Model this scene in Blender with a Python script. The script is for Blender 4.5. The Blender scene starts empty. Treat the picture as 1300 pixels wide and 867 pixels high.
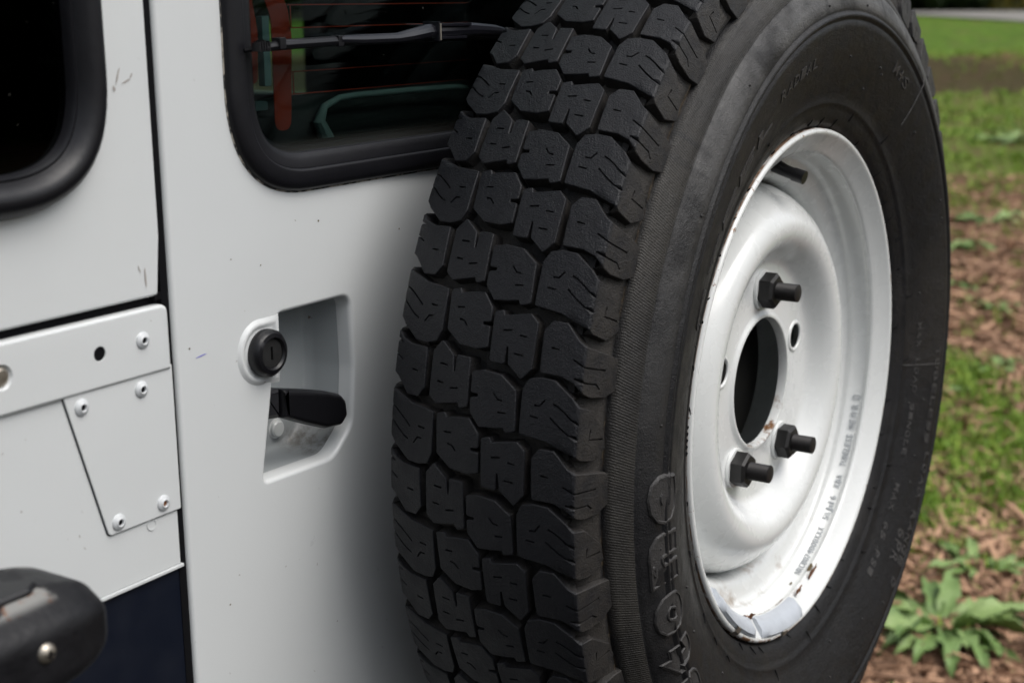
import bpy, bmesh, math, random
import numpy as np
from mathutils import Vector, Matrix, Euler, noise as mnoise
from mathutils.geometry import delaunay_2d_cdt
S = bpy.context.scene
C = bpy.context.collection
PI = math.pi
random.seed(7)
rng = np.random.default_rng(7)

# ------------------------------------------------------------------ camera
WZ = 1.17                                   # height of the spare wheel's centre above the ground
CAM = Vector((-1.15333, -0.45774, WZ + 0.32973))
head, pitch, roll = 0.58291, 0.2312, -0.01019
fw = Vector((math.cos(head)*math.cos(pitch), math.sin(head)*math.cos(pitch), -math.sin(pitch)))
rt = Vector((math.sin(head), -math.cos(head), 0)); up = rt.cross(fw)
r2 = rt*math.cos(roll) + up*math.sin(roll); u2 = -rt*math.sin(roll) + up*math.cos(roll)
cd = bpy.data.cameras.new('camera'); cam = bpy.data.objects.new('camera', cd); C.objects.link(cam)
cam.matrix_world = Matrix(((r2.x, u2.x, -fw.x, CAM.x), (r2.y, u2.y, -fw.y, CAM.y), (r2.z, u2.z, -fw.z, CAM.z), (0, 0, 0, 1)))
cd.sensor_width = 36; cd.lens = 36*1835.59/1300; cd.clip_start = .02; cd.clip_end = 3000
cd.dof.use_dof = True; cd.dof.focus_distance = 1.07; cd.dof.aperture_fstop = 7.4; cd.dof.aperture_blades = 7
S.camera = cam

# ------------------------------------------------------------------ light: overcast
SUN_EL, SUN_AZ = math.radians(58), math.radians(172)      # azimuth clockwise from +Y
w = bpy.data.worlds.new('World'); S.world = w; w.use_nodes = True
nt = w.node_tree; bg = nt.nodes['Background']
sky = nt.nodes.new('ShaderNodeTexSky'); sky.sky_type = 'NISHITA'; sky.sun_disc = False
sky.sun_elevation = SUN_EL; sky.sun_rotation = SUN_AZ; sky.air_density = 1.2; sky.dust_density = 4; sky.ozone_density = 1
hs = nt.nodes.new('ShaderNodeHueSaturation'); hs.inputs['Saturation'].default_value = .42
nt.links.new(sky.outputs[0], hs.inputs['Color']); nt.links.new(hs.outputs[0], bg.inputs[0]); bg.inputs[1].default_value = .145
sd = bpy.data.lights.new('sun', 'SUN'); sd.energy = 1.2; sd.angle = math.radians(50); sd.color = (1, .985, .96)
so = bpy.data.objects.new('sun', sd); C.objects.link(so)
sdir = Vector((math.sin(SUN_AZ)*math.cos(SUN_EL), math.cos(SUN_AZ)*math.cos(SUN_EL), math.sin(SUN_EL)))
so.rotation_euler = sdir.to_track_quat('Z', 'Y').to_euler(); so.location = (0, 0, 20)
S.view_settings.view_transform = 'Standard'; S.view_settings.look = 'None'
S.view_settings.exposure = 0.38; S.view_settings.gamma = 1
S.render.engine = 'CYCLES'; S.cycles.max_bounces = 8; S.cycles.transparent_max_bounces = 12

# ------------------------------------------------------------------ material helpers
class NT:
    def __init__(s, name):
        s.m = bpy.data.materials.new(name); s.m.use_nodes = True; s.t = s.m.node_tree
        s.b = s.t.nodes['Principled BSDF']; s.L = s.t.links.new
        s.tc = s.t.nodes.new('ShaderNodeTexCoord')
    def n(s, k, **kw):
        x = s.t.nodes.new(k)
        for a, v in kw.items():
            if a.startswith('i_'): x.inputs[a[2:].replace('_', ' ')].default_value = v
            else: setattr(x, a, v)
        return x
    def noise(s, scale, detail=3, rough=.55, vec=None, dist=0):
        x = s.n('ShaderNodeTexNoise', i_Scale=scale, i_Detail=detail, i_Roughness=rough, i_Distortion=dist)
        s.L(vec if vec else s.tc.outputs['Object'], x.inputs['Vector']); return x.outputs['Fac']
    def ramp(s, fac, a, b, c0=0, c1=1):
        x = s.n('ShaderNodeMapRange', interpolation_type='SMOOTHSTEP')
        s.L(fac, x.inputs[0]); x.inputs[1].default_value = a; x.inputs[2].default_value = b
        x.inputs[3].default_value = c0; x.inputs[4].default_value = c1; return x.outputs[0]
    def math(s, op, a, b=None, c=None):
        x = s.n('ShaderNodeMath', operation=op)
        for i, v in enumerate((a, b, c)):
            if v is None: continue
            if isinstance(v, (int, float)): x.inputs[i].default_value = v
            else: s.L(v, x.inputs[i])
        return x.outputs[0]
    def mix(s, fac, a, b):
        x = s.n('ShaderNodeMix', data_type='RGBA')
        for i, v in ((0, fac), (6, a), (7, b)):
            if isinstance(v, (int, float)): x.inputs[i].default_value = v
            elif isinstance(v, tuple): x.inputs[i].default_value = (*v, 1)[:4]
            else: s.L(v, x.inputs[i])
        return x.outputs[2]
    def sep(s, which='Object'):
        x = s.n('ShaderNodeSeparateXYZ'); s.L(s.tc.outputs[which], x.inputs[0]); return x.outputs
    def col(s, v):
        if isinstance(v, tuple): s.b.inputs['Base Color'].default_value = (*v, 1)
        else: s.L(v, s.b.inputs['Base Color'])
    def rough(s, v):
        if isinstance(v, (int, float)): s.b.inputs['Roughness'].default_value = v
        else: s.L(v, s.b.inputs['Roughness'])
    def bump(s, h, dist, strength=1):
        x = s.n('ShaderNodeBump'); x.inputs['Distance'].default_value = dist; x.inputs['Strength'].default_value = strength
        s.L(h, x.inputs['Height']); 
        if getattr(s, '_bl', None): s.L(s._bl, x.inputs['Normal'])
        s._bl = x.outputs[0]; s.L(s._bl, s.b.inputs['Normal'])

def simple(name, col, rough=.5, metal=0, spec=.5, nscale=None, var=.15, bumpd=0):
    k = NT(name); k.rough(rough); k.b.inputs['Metallic'].default_value = metal; k.b.inputs['Specular IOR Level'].default_value = spec
    if nscale:
        f = k.noise(nscale, 5, .6)
        k.col(k.mix(f, tuple(c*(1-var) for c in col), tuple(min(1, c*(1+var)) for c in col)))
        if bumpd: k.bump(f, bumpd)
    else: k.col(col)
    return k.m

def paint(name, base, dirt=.5, rough=.33, coat=.35, bigamt=.2):
    k = NT(name)
    big = k.ramp(k.noise(7, 4, .6), .35, .75)
    c = k.mix(k.math('MULTIPLY', big, bigamt), base, tuple(b*.87 for b in base))
    # little specks and smudges of dirt
    sp = k.noise(210, 2, .5); g = k.noise(9, 2, .5)
    m = k.math('MULTIPLY', k.ramp(sp, .735, .79), k.ramp(g, .42, .62))
    c = k.mix(k.math('MULTIPLY', m, dirt*2), c, (.16, .13, .10))
    st = k.n('ShaderNodeMapping'); st.inputs['Scale'].default_value = (60, 60, 22); st.inputs['Rotation'].default_value = (0, .5, 0)
    k.L(k.tc.outputs['Object'], st.inputs[0])
    sm = k.math('MULTIPLY', k.ramp(k.noise(1, 4, .7, st.outputs[0], 1.5), .68, .8), k.ramp(k.noise(4.3, 2), .5, .62))
    c = k.mix(k.math('MULTIPLY', sm, dirt*.8), c, (.33, .27, .23))
    k.col(c); k.rough(k.ramp(k.noise(40, 4), .2, .8, rough-.06, rough+.12))
    k.b.inputs['Coat Weight'].default_value = coat; k.b.inputs['Coat Roughness'].default_value = .16
    k.bump(k.noise(420, 2), .00004); k.bump(k.noise(11, 1), .0003)
    return k
WHITE = (.635, .655, .655)
M = {}
M['white'] = paint('white_body_paint', WHITE).m
M['navy'] = paint('navy_body_paint', (.0045, .0070, .0150), .1, .36, .25).m
M['black_gap'] = simple('black_gap_rubber', (.004, .004, .005), .8, spec=.12)
M['seal'] = simple('window_rubber', (.0070, .0070, .0090), .40, spec=.4, nscale=120, var=.3, bumpd=.0002)
M['plastic'] = simple('black_plastic', (.0065, .0065, .008), .36, spec=.4, nscale=300, var=.2, bumpd=.0001)
M['barrel'] = simple('lock_barrel_metal', (.045, .045, .045), .45, .6, nscale=90, var=.5)
M['wiper'] = simple('wiper_metal_paint', (.008, .008, .011), .22, 0, .7)
M['zinc'] = simple('rivet_paint', (.58, .60, .61), .35, nscale=200, var=.15)
M['steel'] = simple('old_steel', (.42, .38, .32), .38, .85, nscale=180, var=.4, bumpd=.0002)
M['nut'] = simple('blackened_steel', (.015, .0145, .0145), .48, .35, nscale=160, var=.5, bumpd=.0002)
M['stud'] = simple('dark_stud_steel', (.012, .0105, .0105), .5, .2, nscale=260, var=.5, bumpd=.0003)
M['lead'] = simple('grey_weight_paint', (.42, .45, .49), .42, nscale=70, var=.2, bumpd=.0004)
M['interior'] = simple('interior_vinyl', (.010, .011, .012), .8, nscale=30)
M['teal'] = simple('interior_frame_paint', (.30, .36, .36), .3)
M['redbar'] = simple('heater_print', (.38, .028, .008), .85)
M['text'] = simple('stamped_ink', (.33, .35, .37), .6, nscale=500, var=.7)
M['carrier'] = simple('carrier_steel', (.010, .010, .009), .5, .3, nscale=30, var=.5)
M['rust'] = simple('rust', (.17, .065, .022), .85, nscale=400, var=.6, bumpd=.0004)
M['ink'] = simple('blue_pen_mark', (.16, .15, .55), .6)
M['leafdirt'] = simple('dry_leaf_debris', (.10, .075, .035), .85, nscale=400, var=.5)

def rubber(name, base, rough=.62, dust=(.075, .064, .052), dustamt=.3, spec=.35):
    k = NT(name)
    f = k.noise(14, 5, .65); g = k.noise(900, 2, .6)
    c = k.mix(f, tuple(b*.7 for b in base), tuple(b*1.35 for b in base))
    c = k.mix(k.math('MULTIPLY', k.ramp(k.noise(5.5, 5, .7), .48, .72), dustamt), c, dust)
    c = k.mix(k.math('MULTIPLY', k.ramp(g, .60, .72), .30), c, tuple(b*3.5+.01 for b in base))
    k.col(c); k.rough(k.ramp(k.noise(60, 4), .3, .7, rough-.07, rough+.1)); k.b.inputs['Specular IOR Level'].default_value = spec
    k.bump(k.noise(1000, 2, .6), .0006); k.bump(k.noise(330, 3, .7), .0003); k.bump(k.noise(45, 4, .7), .0011)
    return k
k = rubber('tread_rubber', (.0058, .0063, .0086), .50, dustamt=.05, spec=.34)
x, y, z = k.sep()
rad = k.math('SQRT', k.math('ADD', k.math('MULTIPLY', x, x), k.math('MULTIPLY', z, z)))
yo = k.math('SUBTRACT', y, .0705); crn = k.math('SUBTRACT', .4038, k.math('MULTIPLY', k.math('MULTIPLY', yo, yo), 1.45))
wall = k.math('MULTIPLY', k.ramp(k.math('SUBTRACT', crn, rad), .0007, .0030), k.ramp(k.noise(45, 4, .7), .32, .62, .25, 1))
bl = k.b.inputs['Base Color'].links[0].from_socket
k.col(k.mix(k.math('MULTIPLY', wall, .8), bl, (.030, .027, .024)))
M['tread'] = k.m
M['letter'] = rubber('letter_rubber', (.030, .0285, .0280), .55, dustamt=.15, spec=.5).m
M['sipe'] = M['tread']

# carcass rubber: ribbed band, dusty grooves, radial scuffs and painted top gloss - all keyed to radius
k = rubber('sidewall_rubber', (.0080, .0080, .0090), .48, dustamt=.16, spec=.28)
x, y, z = k.sep()
rad = k.math('SQRT', k.math('ADD', k.math('MULTIPLY', x, x), k.math('MULTIPLY', z, z)))
ang = k.math('ARCTAN2', z, x)
base_link = k.b.inputs['Base Color'].links[0].from_socket
front = k.ramp(y, -.002, .002, 1, 0)
band = k.math('MULTIPLY', k.math('MULTIPLY', k.ramp(rad, .3435, .3445), k.ramp(rad, .3590, .3598, 1, 0)), front)
rib = k.math('SINE', k.math('MULTIPLY', k.math('ADD', ang, k.math('MULTIPLY', rad, 1.2)), 1150))
c = k.mix(k.math('MULTIPLY', band, k.ramp(k.noise(12, 4, .7), .3, .7, .35, .8)), base_link, (.040, .037, .032))
grv = k.math('MULTIPLY', k.math('MULTIPLY', k.ramp(rad, .3595, .3605), k.ramp(rad, .3635, .366, 1, 0)), k.math('MULTIPLY', front, k.ramp(k.noise(22, 4, .7), .46, .60)))
c = k.mix(k.math('MULTIPLY', grv, .75), c, (.13, .095, .055))
floor_ = k.math('MULTIPLY', k.ramp(rad, .366, .375), k.ramp(k.noise(18, 4, .7), .40, .66))
c = k.mix(k.math('MULTIPLY', floor_, .35), c, (.06, .052, .042))
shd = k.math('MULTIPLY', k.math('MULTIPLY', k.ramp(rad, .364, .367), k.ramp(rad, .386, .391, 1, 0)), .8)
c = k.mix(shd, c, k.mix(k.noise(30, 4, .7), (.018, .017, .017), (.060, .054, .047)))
# scuffed patches on the outer shoulder, with sky gloss painted in towards the top
scf_gloss = k.math('MULTIPLY', k.math('MULTIPLY', k.ramp(rad, .316, .325), k.ramp(rad, .343, .346, 1, 0)), k.ramp(k.noise(9, 5, .65), .40, .62))
c = k.mix(k.math('MULTIPLY', scf_gloss, k.ramp(z, .0, .33, .10, .75)), c, (.12, .118, .115))
stv = k.n('ShaderNodeCombineXYZ'); k.L(k.math('MULTIPLY', ang, 34), stv.inputs[0]); k.L(k.math('MULTIPLY', rad, 9), stv.inputs[1])
stk = k.math('MULTIPLY', k.math('MULTIPLY', k.ramp(k.noise(1, 3, .6, stv.outputs[0]), .56, .66), k.ramp(rad, .30, .325)), k.ramp(z, .16, .27))
c = k.mix(k.math('MULTIPLY', stk, .75), c, (.012, .012, .013))
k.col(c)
k.bump(k.math('MULTIPLY', rib, band), .00011)
vecr = k.n('ShaderNodeCombineXYZ'); k.L(k.math('MULTIPLY', ang, 3), vecr.inputs[0]); k.L(k.math('MULTIPLY', rad, 30), vecr.inputs[1]); k.L(y, vecr.inputs[2])
k.bump(k.noise(9, 4, .6, vecr.outputs[0]), .0010, .35)
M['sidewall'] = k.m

# rim paint: chips and rust at the lip and at the bore
k = paint('white_rim_paint', (.70, .715, .705), .06, .24, .6, .05)
x, y, z = k.sep()
rad = k.math('SQRT', k.math('ADD', k.math('MULTIPLY', x, x), k.math('MULTIPLY', z, z)))
bl = k.b.inputs['Base Color'].links[0].from_socket
low = k.ramp(z, .14, -.2, 0, 1)
lip = k.math('MULTIPLY', k.ramp(rad, .2185, .2205), k.ramp(k.noise(55, 5, .75), .585, .64))
lip2 = k.math('MULTIPLY', k.math('MULTIPLY', k.ramp(rad, .2195, .2212), k.ramp(z, -.165, -.195)), k.ramp(k.noise(38, 5, .75), .44, .52))
bore = k.math('MULTIPLY', k.math('MULTIPLY', k.ramp(rad, .0595, .0575), k.ramp(z, -.018, -.040, .05, 1)), k.ramp(k.noise(60, 5, .75), .50, .62))
rustc = k.mix(k.noise(300, 3), (.07, .028, .012), (.30, .15, .06))
edge_ = k.math('MULTIPLY', k.ramp(rad, .2230, .2233), k.ramp(k.noise(30, 5, .7), .36, .52, .15, .9))
c = k.mix(k.math('MAXIMUM', k.math('MAXIMUM', k.math('MAXIMUM', lip, lip2), bore), edge_), bl, rustc)
smear = k.math('MULTIPLY', k.math('MULTIPLY', k.ramp(rad, .150, .172), k.ramp(rad, .206, .200, 0, 1)), k.math('MULTIPLY', k.ramp(z, -.145, -.19), k.ramp(k.noise(26, 5, .7), .52, .68)))
c = k.mix(k.math('MULTIPLY', smear, .7), c, (.24, .17, .11))
k.col(c); M['rim'] = k.m

# tinted window glass, thin pane
def glass(name, tint, ior=1.22, rough=.02):
    k = NT(name); t = k.t
    tr = k.n('ShaderNodeBsdfTransparent'); tr.inputs[0].default_value = (*tint, 1)
    gl = k.n('ShaderNodeBsdfGlossy'); gl.inputs['Roughness'].default_value = rough; gl.inputs[0].default_value = (.9, .95, .97, 1)
    df = k.n('ShaderNodeBsdfDiffuse'); df.inputs[0].default_value = (.30, .29, .26, 1)
    fr = k.n('ShaderNodeFresnel'); fr.inputs[0].default_value = ior
    m1 = k.n('ShaderNodeMixShader'); k.L(fr.outputs[0], m1.inputs[0]); k.L(tr.outputs[0], m1.inputs[1]); k.L(gl.outputs[0], m1.inputs[2])
    x, y, z = k.sep()
    dust = k.math('MULTIPLY', k.ramp(z, 1.412, 1.397), .10)
    specks = k.math('MULTIPLY', k.ramp(k.noise(330, 2, .5), .745, .78), .20)
    m2 = k.n('ShaderNodeMixShader'); k.L(k.math('MAXIMUM', dust, specks), m2.inputs[0]); k.L(m1.outputs[0], m2.inputs[1]); k.L(df.outputs[0], m2.inputs[2])
    k.L(m2.outputs[0], t.nodes['Material Output'].inputs[0]); return k.m
M['glass'] = glass('window_glass', (.62, .70, .68))
M['darkglass'] = glass('privacy_glass', (.05, .06, .06), 1.24)
M['clearglass'] = glass('side_window_glass', (.75, .82, .80), 1.15)

# ------------------------------------------------------------------ object helpers
def prop(o, label=None, cat=None, group=None, kind=None):
    if label: o['label'] = label
    if cat: o['category'] = cat
    if group: o['group'] = group
    if kind: o['kind'] = kind
    return o
def link(o, parent=None):
    C.objects.link(o)
    if parent is not None:
        o.parent = parent
        pw = parent
        loc = Vector((0, 0, 0))
        while pw is not None: loc += pw.location; pw = pw.parent
        o.location = -loc if o.get('_world') else o.location
        if '_world' in o: del o['_world']
    return o
def mesh_obj(name, verts, faces, mat, parent=None, smooth=True, sharp=None, world=False, bevel=None, wn=False):
    me = bpy.data.meshes.new(name); me.from_pydata([tuple(v) for v in verts], [], [tuple(f) for f in faces]); me.update()
    return bm_fin(name, me, mat, parent, smooth, sharp, world, bevel, wn)
def bm_fin(name, me, mat, parent=None, smooth=True, sharp=None, world=False, bevel=None, wn=False):
    bm = bmesh.new(); bm.from_mesh(me)
    bmesh.ops.remove_doubles(bm, verts=bm.verts, dist=1e-6)
    if bevel: bmesh.ops.bevel(bm, geom=[e for e in bm.edges if len(e.link_faces) == 2 and e.calc_face_angle(0) > .5], offset=bevel[0], segments=bevel[1], profile=.6, affect='EDGES', clamp_overlap=True)
    bmesh.ops.recalc_face_normals(bm, faces=bm.faces)
    for f in bm.faces: f.smooth = smooth
    if sharp:
        for e in bm.edges:
            if len(e.link_faces) == 2 and e.calc_face_angle(0) > math.radians(sharp): e.smooth = False
    bm.to_mesh(me); bm.free()
    if mat: me.materials.append(mat)
    o = bpy.data.objects.new(name, me)
    if wn:
        q = o.modifiers.new('wn', 'WEIGHTED_NORMAL'); q.mode = 'FACE_AREA'; q.weight = 100; q.keep_sharp = True
    if world: o['_world'] = 1
    return link(o, parent)
def empty(name, loc): 
    o = bpy.data.objects.new(name, None); o.empty_display_size = .1; o.location = loc; C.objects.link(o); return o
def box(x0, x1, y0, y1, z0, z1):
    v = [(x, y, z) for x in (x0, x1) for y in (y0, y1) for z in (z0, z1)]
    return v, [(0, 1, 3, 2), (4, 6, 7, 5), (0, 4, 5, 1), (2, 3, 7, 6), (0, 2, 6, 4), (1, 5, 7, 3)]
def part_box(name, b, mat, parent, bev=None, world=True): 
    v, f = box(*b); return mesh_obj(name, v, f, mat, parent, smooth=bool(bev), sharp=35, world=world, bevel=bev)
def merge(parts):
    V, Fc = [], []
    for v, f in parts:
        n = len(V); V += [tuple(a) for a in v]; Fc += [tuple(i+n for i in q) for q in f]
    return V, Fc
def lathe(prof, n=96, c=(0, 0, 0), a0=0, a1=2*PI, axis='y', closed=False):
    """revolve (r, y) points about the y axis"""
    full = abs(a1-a0-2*PI) < 1e-6; m = n if full else n+1
    V = []; Fc = []
    for i in range(m):
        a = a0+(a1-a0)*i/n
        for r, y in prof: V.append((c[0]+r*math.cos(a), c[1]+y, c[2]+r*math.sin(a)))
    P = len(prof); PP = P if closed else P-1
    for i in range(n):
        j = (i+1) % m
        for q in range(PP):
            q2 = (q+1) % P
            Fc.append((i*P+q, i*P+q2, j*P+q2, j*P+q))
    return V, Fc
def round_poly(pts, r, seg=5):
    """round every corner of a polygon; r number or list; constant vertex count"""
    out = []; n = len(pts)
    for i in range(n):
        p = Vector(pts[i]); a = Vector(pts[i-1]); b = Vector(pts[(i+1) % n])
        da = (a-p); db = (b-p); la, lb = da.length, db.length; da.normalize(); db.normalize()
        rr = r[i] if isinstance(r, (list, tuple)) else r
        th = math.acos(max(-1, min(1, da.dot(db)))); t = min(rr/max(math.tan(th/2), 1e-4), la*.49, lb*.49); 
        p0 = p+da*t; p1 = p+db*t
        for s in range(seg+1):
            u = s/seg
            out.append(tuple(p0*(1-u)**2 + p*2*u*(1-u) + p1*u*u))
    return out
def offset_poly(pts, d):
    """inward offset (positive) for a CCW or CW polygon, mitred"""
    n = len(pts); A = sum(pts[i-1][0]*pts[i][1]-pts[i][0]*pts[i-1][1] for i in range(n))
    sgn = 1 if A > 0 else -1; out = []
    for i in range(n):
        p = Vector(pts[i]); a = Vector(pts[i-1]); b = Vector(pts[(i+1) % n])
        e1 = (p-a); e2 = (b-p)
        if e1.length < 1e-9: e1 = e2
        if e2.length < 1e-9: e2 = e1
        e1 = e1.normalized(); e2 = e2.normalized()
        n1 = Vector((-e1.y, e1.x))*sgn; n2 = Vector((-e2.y, e2.x))*sgn
        m = n1+n2
        if m.length < 1e-6: m = n1
        m.normalize(); c = max(m.dot(n1), .45)
        out.append(tuple(p+m*(d/c)))
    return out
def ringloft(poly, rings, cap_last=False, cap_first=False):
    """poly in (x,z); rings = list of (inset, y)"""
    V = []; Fc = []; n = len(poly)
    for ins, y in rings:
        q = offset_poly(poly, ins) if ins else poly
        V += [(a, y, b) for a, b in q]
    for k in range(len(rings)-1):
        for i in range(n):
            j = (i+1) % n; Fc.append((k*n+i, k*n+j, (k+1)*n+j, (k+1)*n+i))
    if cap_last: Fc.append(tuple(range((len(rings)-1)*n, len(rings)*n)))
    if cap_first: Fc.append(tuple(range(n)))
    return V, Fc
def pip(p, poly):
    x, y = p; ins = False; n = len(poly)
    for i in range(n):
        x1, y1 = poly[i-1]; x2, y2 = poly[i]
        if (y1 > y) != (y2 > y) and x < (x2-x1)*(y-y1)/(y2-y1)+x1: ins = not ins
    return ins
def segdist(p, poly):
    best = 9; px, py = p
    for i in range(len(poly)):
        ax, ay = poly[i-1]; bx, by = poly[i]; dx, dy = bx-ax, by-ay; L = dx*dx+dy*dy
        t = 0 if L == 0 else max(0, min(1, ((px-ax)*dx+(py-ay)*dy)/L))
        best = min(best, math.hypot(px-ax-t*dx, py-ay-t*dy))
    return best
def cdt(outline, holes=(), extra_loops=(), pts=()):
    V = []; E = []
    for L in [outline, *holes, *extra_loops]:
        n = len(V); V += [Vector(p[:2]) for p in L]; E += [(n+i, n+(i+1) % len(L)) for i in range(len(L))]
    V += [Vector(p) for p in pts]
    r = delaunay_2d_cdt(V, E, [], 0, 1e-6)
    vs = [(v.x, v.y) for v in r[0]]; fs = []
    for f in r[2]:
        c = (sum(vs[i][0] for i in f)/len(f), sum(vs[i][1] for i in f)/len(f))
        if pip(c, outline) and not any(pip(c, h) for h in holes): fs.append(tuple(f))
    return vs, fs
def plate(outline, holes, y, depth, edge=.0015, hole_edge=None):
    """flat sheet-metal panel facing -y with softened outer edge; holes are left sharp (own fillets cover them)"""
    inner = offset_poly(outline, edge)
    vs, fs = cdt(inner, holes)
    V = [(a, y, b) for a, b in vs]; Fc = list(fs)
    rl = ringloft(outline, [(edge, y), (edge*.5, y+edge*.15), (edge*.13, y+edge*.5), (0, y+edge), (0, y+depth)])
    return merge([(V, Fc), rl])
def rrect(x0, x1, z0, z1, r, seg=10): return round_poly([(x0, z0), (x1, z0), (x1, z1), (x0, z1)], r, seg)
def tube(path, rad, n=10, caps=True):
    V = []; Fc = []; P = [Vector(p) for p in path]; prev = None
    rads = rad if isinstance(rad, (list, tuple)) else [rad]*len(P)
    for i, p in enumerate(P):
        t = (P[min(i+1, len(P)-1)]-P[max(i-1, 0)]).normalized()
        if prev is None:
            a = Vector((0, 0, 1)) if abs(t.z) < .9 else Vector((1, 0, 0)); u = t.cross(a).normalized()
        else: u = (prev-t*prev.dot(t)).normalized()
        v = t.cross(u); prev = u
        for k in range(n):
            a = 2*PI*k/n; V.append(tuple(p+(u*math.cos(a)+v*math.sin(a))*rads[i]))
    for i in range(len(P)-1):
        for k in range(n):
            j = (k+1) % n; Fc.append((i*n+k, i*n+j, (i+1)*n+j, (i+1)*n+k))
    if caps: Fc += [tuple(range(n)), tuple(range((len(P)-1)*n, len(P)*n))]
    return V, Fc

# ================================================================== TERRAIN
A16 = math.radians(16)
def uof(x, y): return (x-CAM.x)*math.cos(A16)+(y-CAM.y)*math.sin(A16)
def vof(x, y): return -(x-CAM.x)*math.sin(A16)+(y-CAM.y)*math.cos(A16)
def smooth(a, b, t): t = max(0, min(1, (t-a)/(b-a))); return t*t*(3-2*t)
def gz(x, y):
    u = uof(x, y); v = vof(x, y)
    z = .04*(max(u, 3)-3) if u < 16 else .52
    if u >= 16: z = .52 + .30*smooth(16.0, 16.9, u+.25*math.sin(v*1.3)+.12*math.sin(v*4.1)) + .018*(min(u, 26)-16)
    if u > 26: z += .02*(min(u, 34)-26) + .0
    near = 1-smooth(24, 30, u)
    z += near*smooth(1.6, 3.0, math.hypot(x-CAM.x, y-CAM.y))*(.05*(mnoise.noise(Vector((x*.9, y*.9, 0)))) + .022*mnoise.noise(Vector((x*3.7, y*3.7, 5))))
    return z
xs = np.concatenate([np.linspace(-900, -30, 12), np.linspace(-25, -3, 10), np.arange(-2, 12, .16), np.arange(12, 40, .5), np.linspace(42, 900, 16)])
ys = np.concatenate([np.linspace(-900, -20, 12), np.linspace(-16, -2, 8), np.arange(-1, 6, .16), np.arange(6, 40, .6), np.linspace(42, 900, 14)])
V = [(x, y, gz(x, y)) for x in xs for y in ys]; ny = len(ys)
Fc = [(i*ny+j, (i+1)*ny+j, (i+1)*ny+j+1, i*ny+j+1) for i in range(len(xs)-1) for j in range(ny-1)]
k = NT('field_ground')
geo = k.n('ShaderNodeNewGeometry'); P = geo.outputs['Position']
mp = k.n('ShaderNodeMapping'); k.L(P, mp.inputs[0]); mp.inputs['Location'].default_value = (-CAM.x, -CAM.y, 0)
vr = k.n('ShaderNodeVectorRotate', rotation_type='Z_AXIS'); k.L(mp.outputs[0], vr.inputs[0]); vr.inputs['Angle'].default_value = -A16
sx = k.n('ShaderNodeSeparateXYZ'); k.L(vr.outputs[0], sx.inputs[0]); U = sx.outputs[0]
n1 = k.noise(1.3, 5, .65, P); n2 = k.noise(7, 5, .7, P); n3 = k.noise(38, 4, .7, P); n4 = k.noise(150, 3, .7, P)
brown = k.mix(k.ramp(n3, .3, .7), (.06, .032, .018), (.30, .155, .085))
brown = k.mix(k.ramp(n4, .42, .66), brown, (.42, .26, .16))
green = k.mix(k.ramp(n2, .3, .7), (.055, .15, .012), (.19, .34, .035))
straw = k.mix(n3, (.17, .13, .055), (.26, .20, .09))
un = k.math('ADD', U, k.math('MULTIPLY', k.math('SUBTRACT', n1, .5), 3.0))
g1 = k.math('MULTIPLY', k.ramp(un, 3.6, 4.1), k.ramp(un, 5.0, 5.6, 1, 0))
g2 = k.math('MULTIPLY', k.ramp(un, 9.6, 11.2, 0, .78), k.ramp(un, 15.2, 16.0, 1, .4))
g3 = k.ramp(U, 17.0, 17.8)
gg = k.math('MAXIMUM', k.math('MAXIMUM', g1, g2), g3)
gg = k.math('MULTIPLY', gg, k.math('MAXIMUM', k.ramp(n2, .30, .60), k.math('MULTIPLY', g3, .9)))
c = k.mix(gg, brown, green)
c = k.mix(k.math('MULTIPLY', k.ramp(k.noise(3.1, 4, .6, P), .52, .66), k.ramp(U, 8, 12, .15, .6)), c, straw)
dk = k.math('MULTIPLY', k.ramp(U, 15.5, 16.0), k.ramp(U, 16.7, 17.2, 1, 0))
c = k.mix(k.ramp(k.math('ADD', U, k.math('MULTIPLY', n2, .5)), 3.0, 2.5), c, (.036, .030, .022))  # ground by the camera darkened to cut light bounced onto the lower tyre
c = k.mix(k.math('MULTIPLY', dk, .72), c, k.mix(n3, (.022, .026, .009), (.085, .065, .035)))
k.col(c); k.rough(.95); k.b.inputs['Specular IOR Level'].default_value = .2
k.bump(n4, .012); k.bump(n3, .05)
M['ground'] = k.m
g = mesh_obj('ground', V, Fc, M['ground']); prop(g, 'rough field of brown bark mulch, grass and straw rising to a low bank', kind='structure')
# road: pale asphalt strip across the view
rd = []; N = 200
for i in range(N+1):
    v = -60+140*i/N
    for q_ in range(5):
        u0 = 26.4+6.0*smooth(-2.2, 2.2, v)
        u = u0+(33.8-u0)*q_/4
        x = CAM.x+u*math.cos(A16)-v*math.sin(A16); y = CAM.y+u*math.sin(A16)+v*math.cos(A16)
        rd.append((x, y, gz(x, y)+.03))
mesh_obj('road', rd, [(i*5+j, (i+1)*5+j, (i+1)*5+j+1, i*5+j+1) for i in range(N) for j in range(4)], simple('pale_asphalt', (.23, .22, .20), .9, nscale=1.2, var=.15))
prop(bpy.data.objects['road'], 'pale grey road crossing the field in front of the trees', kind='structure')

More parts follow.
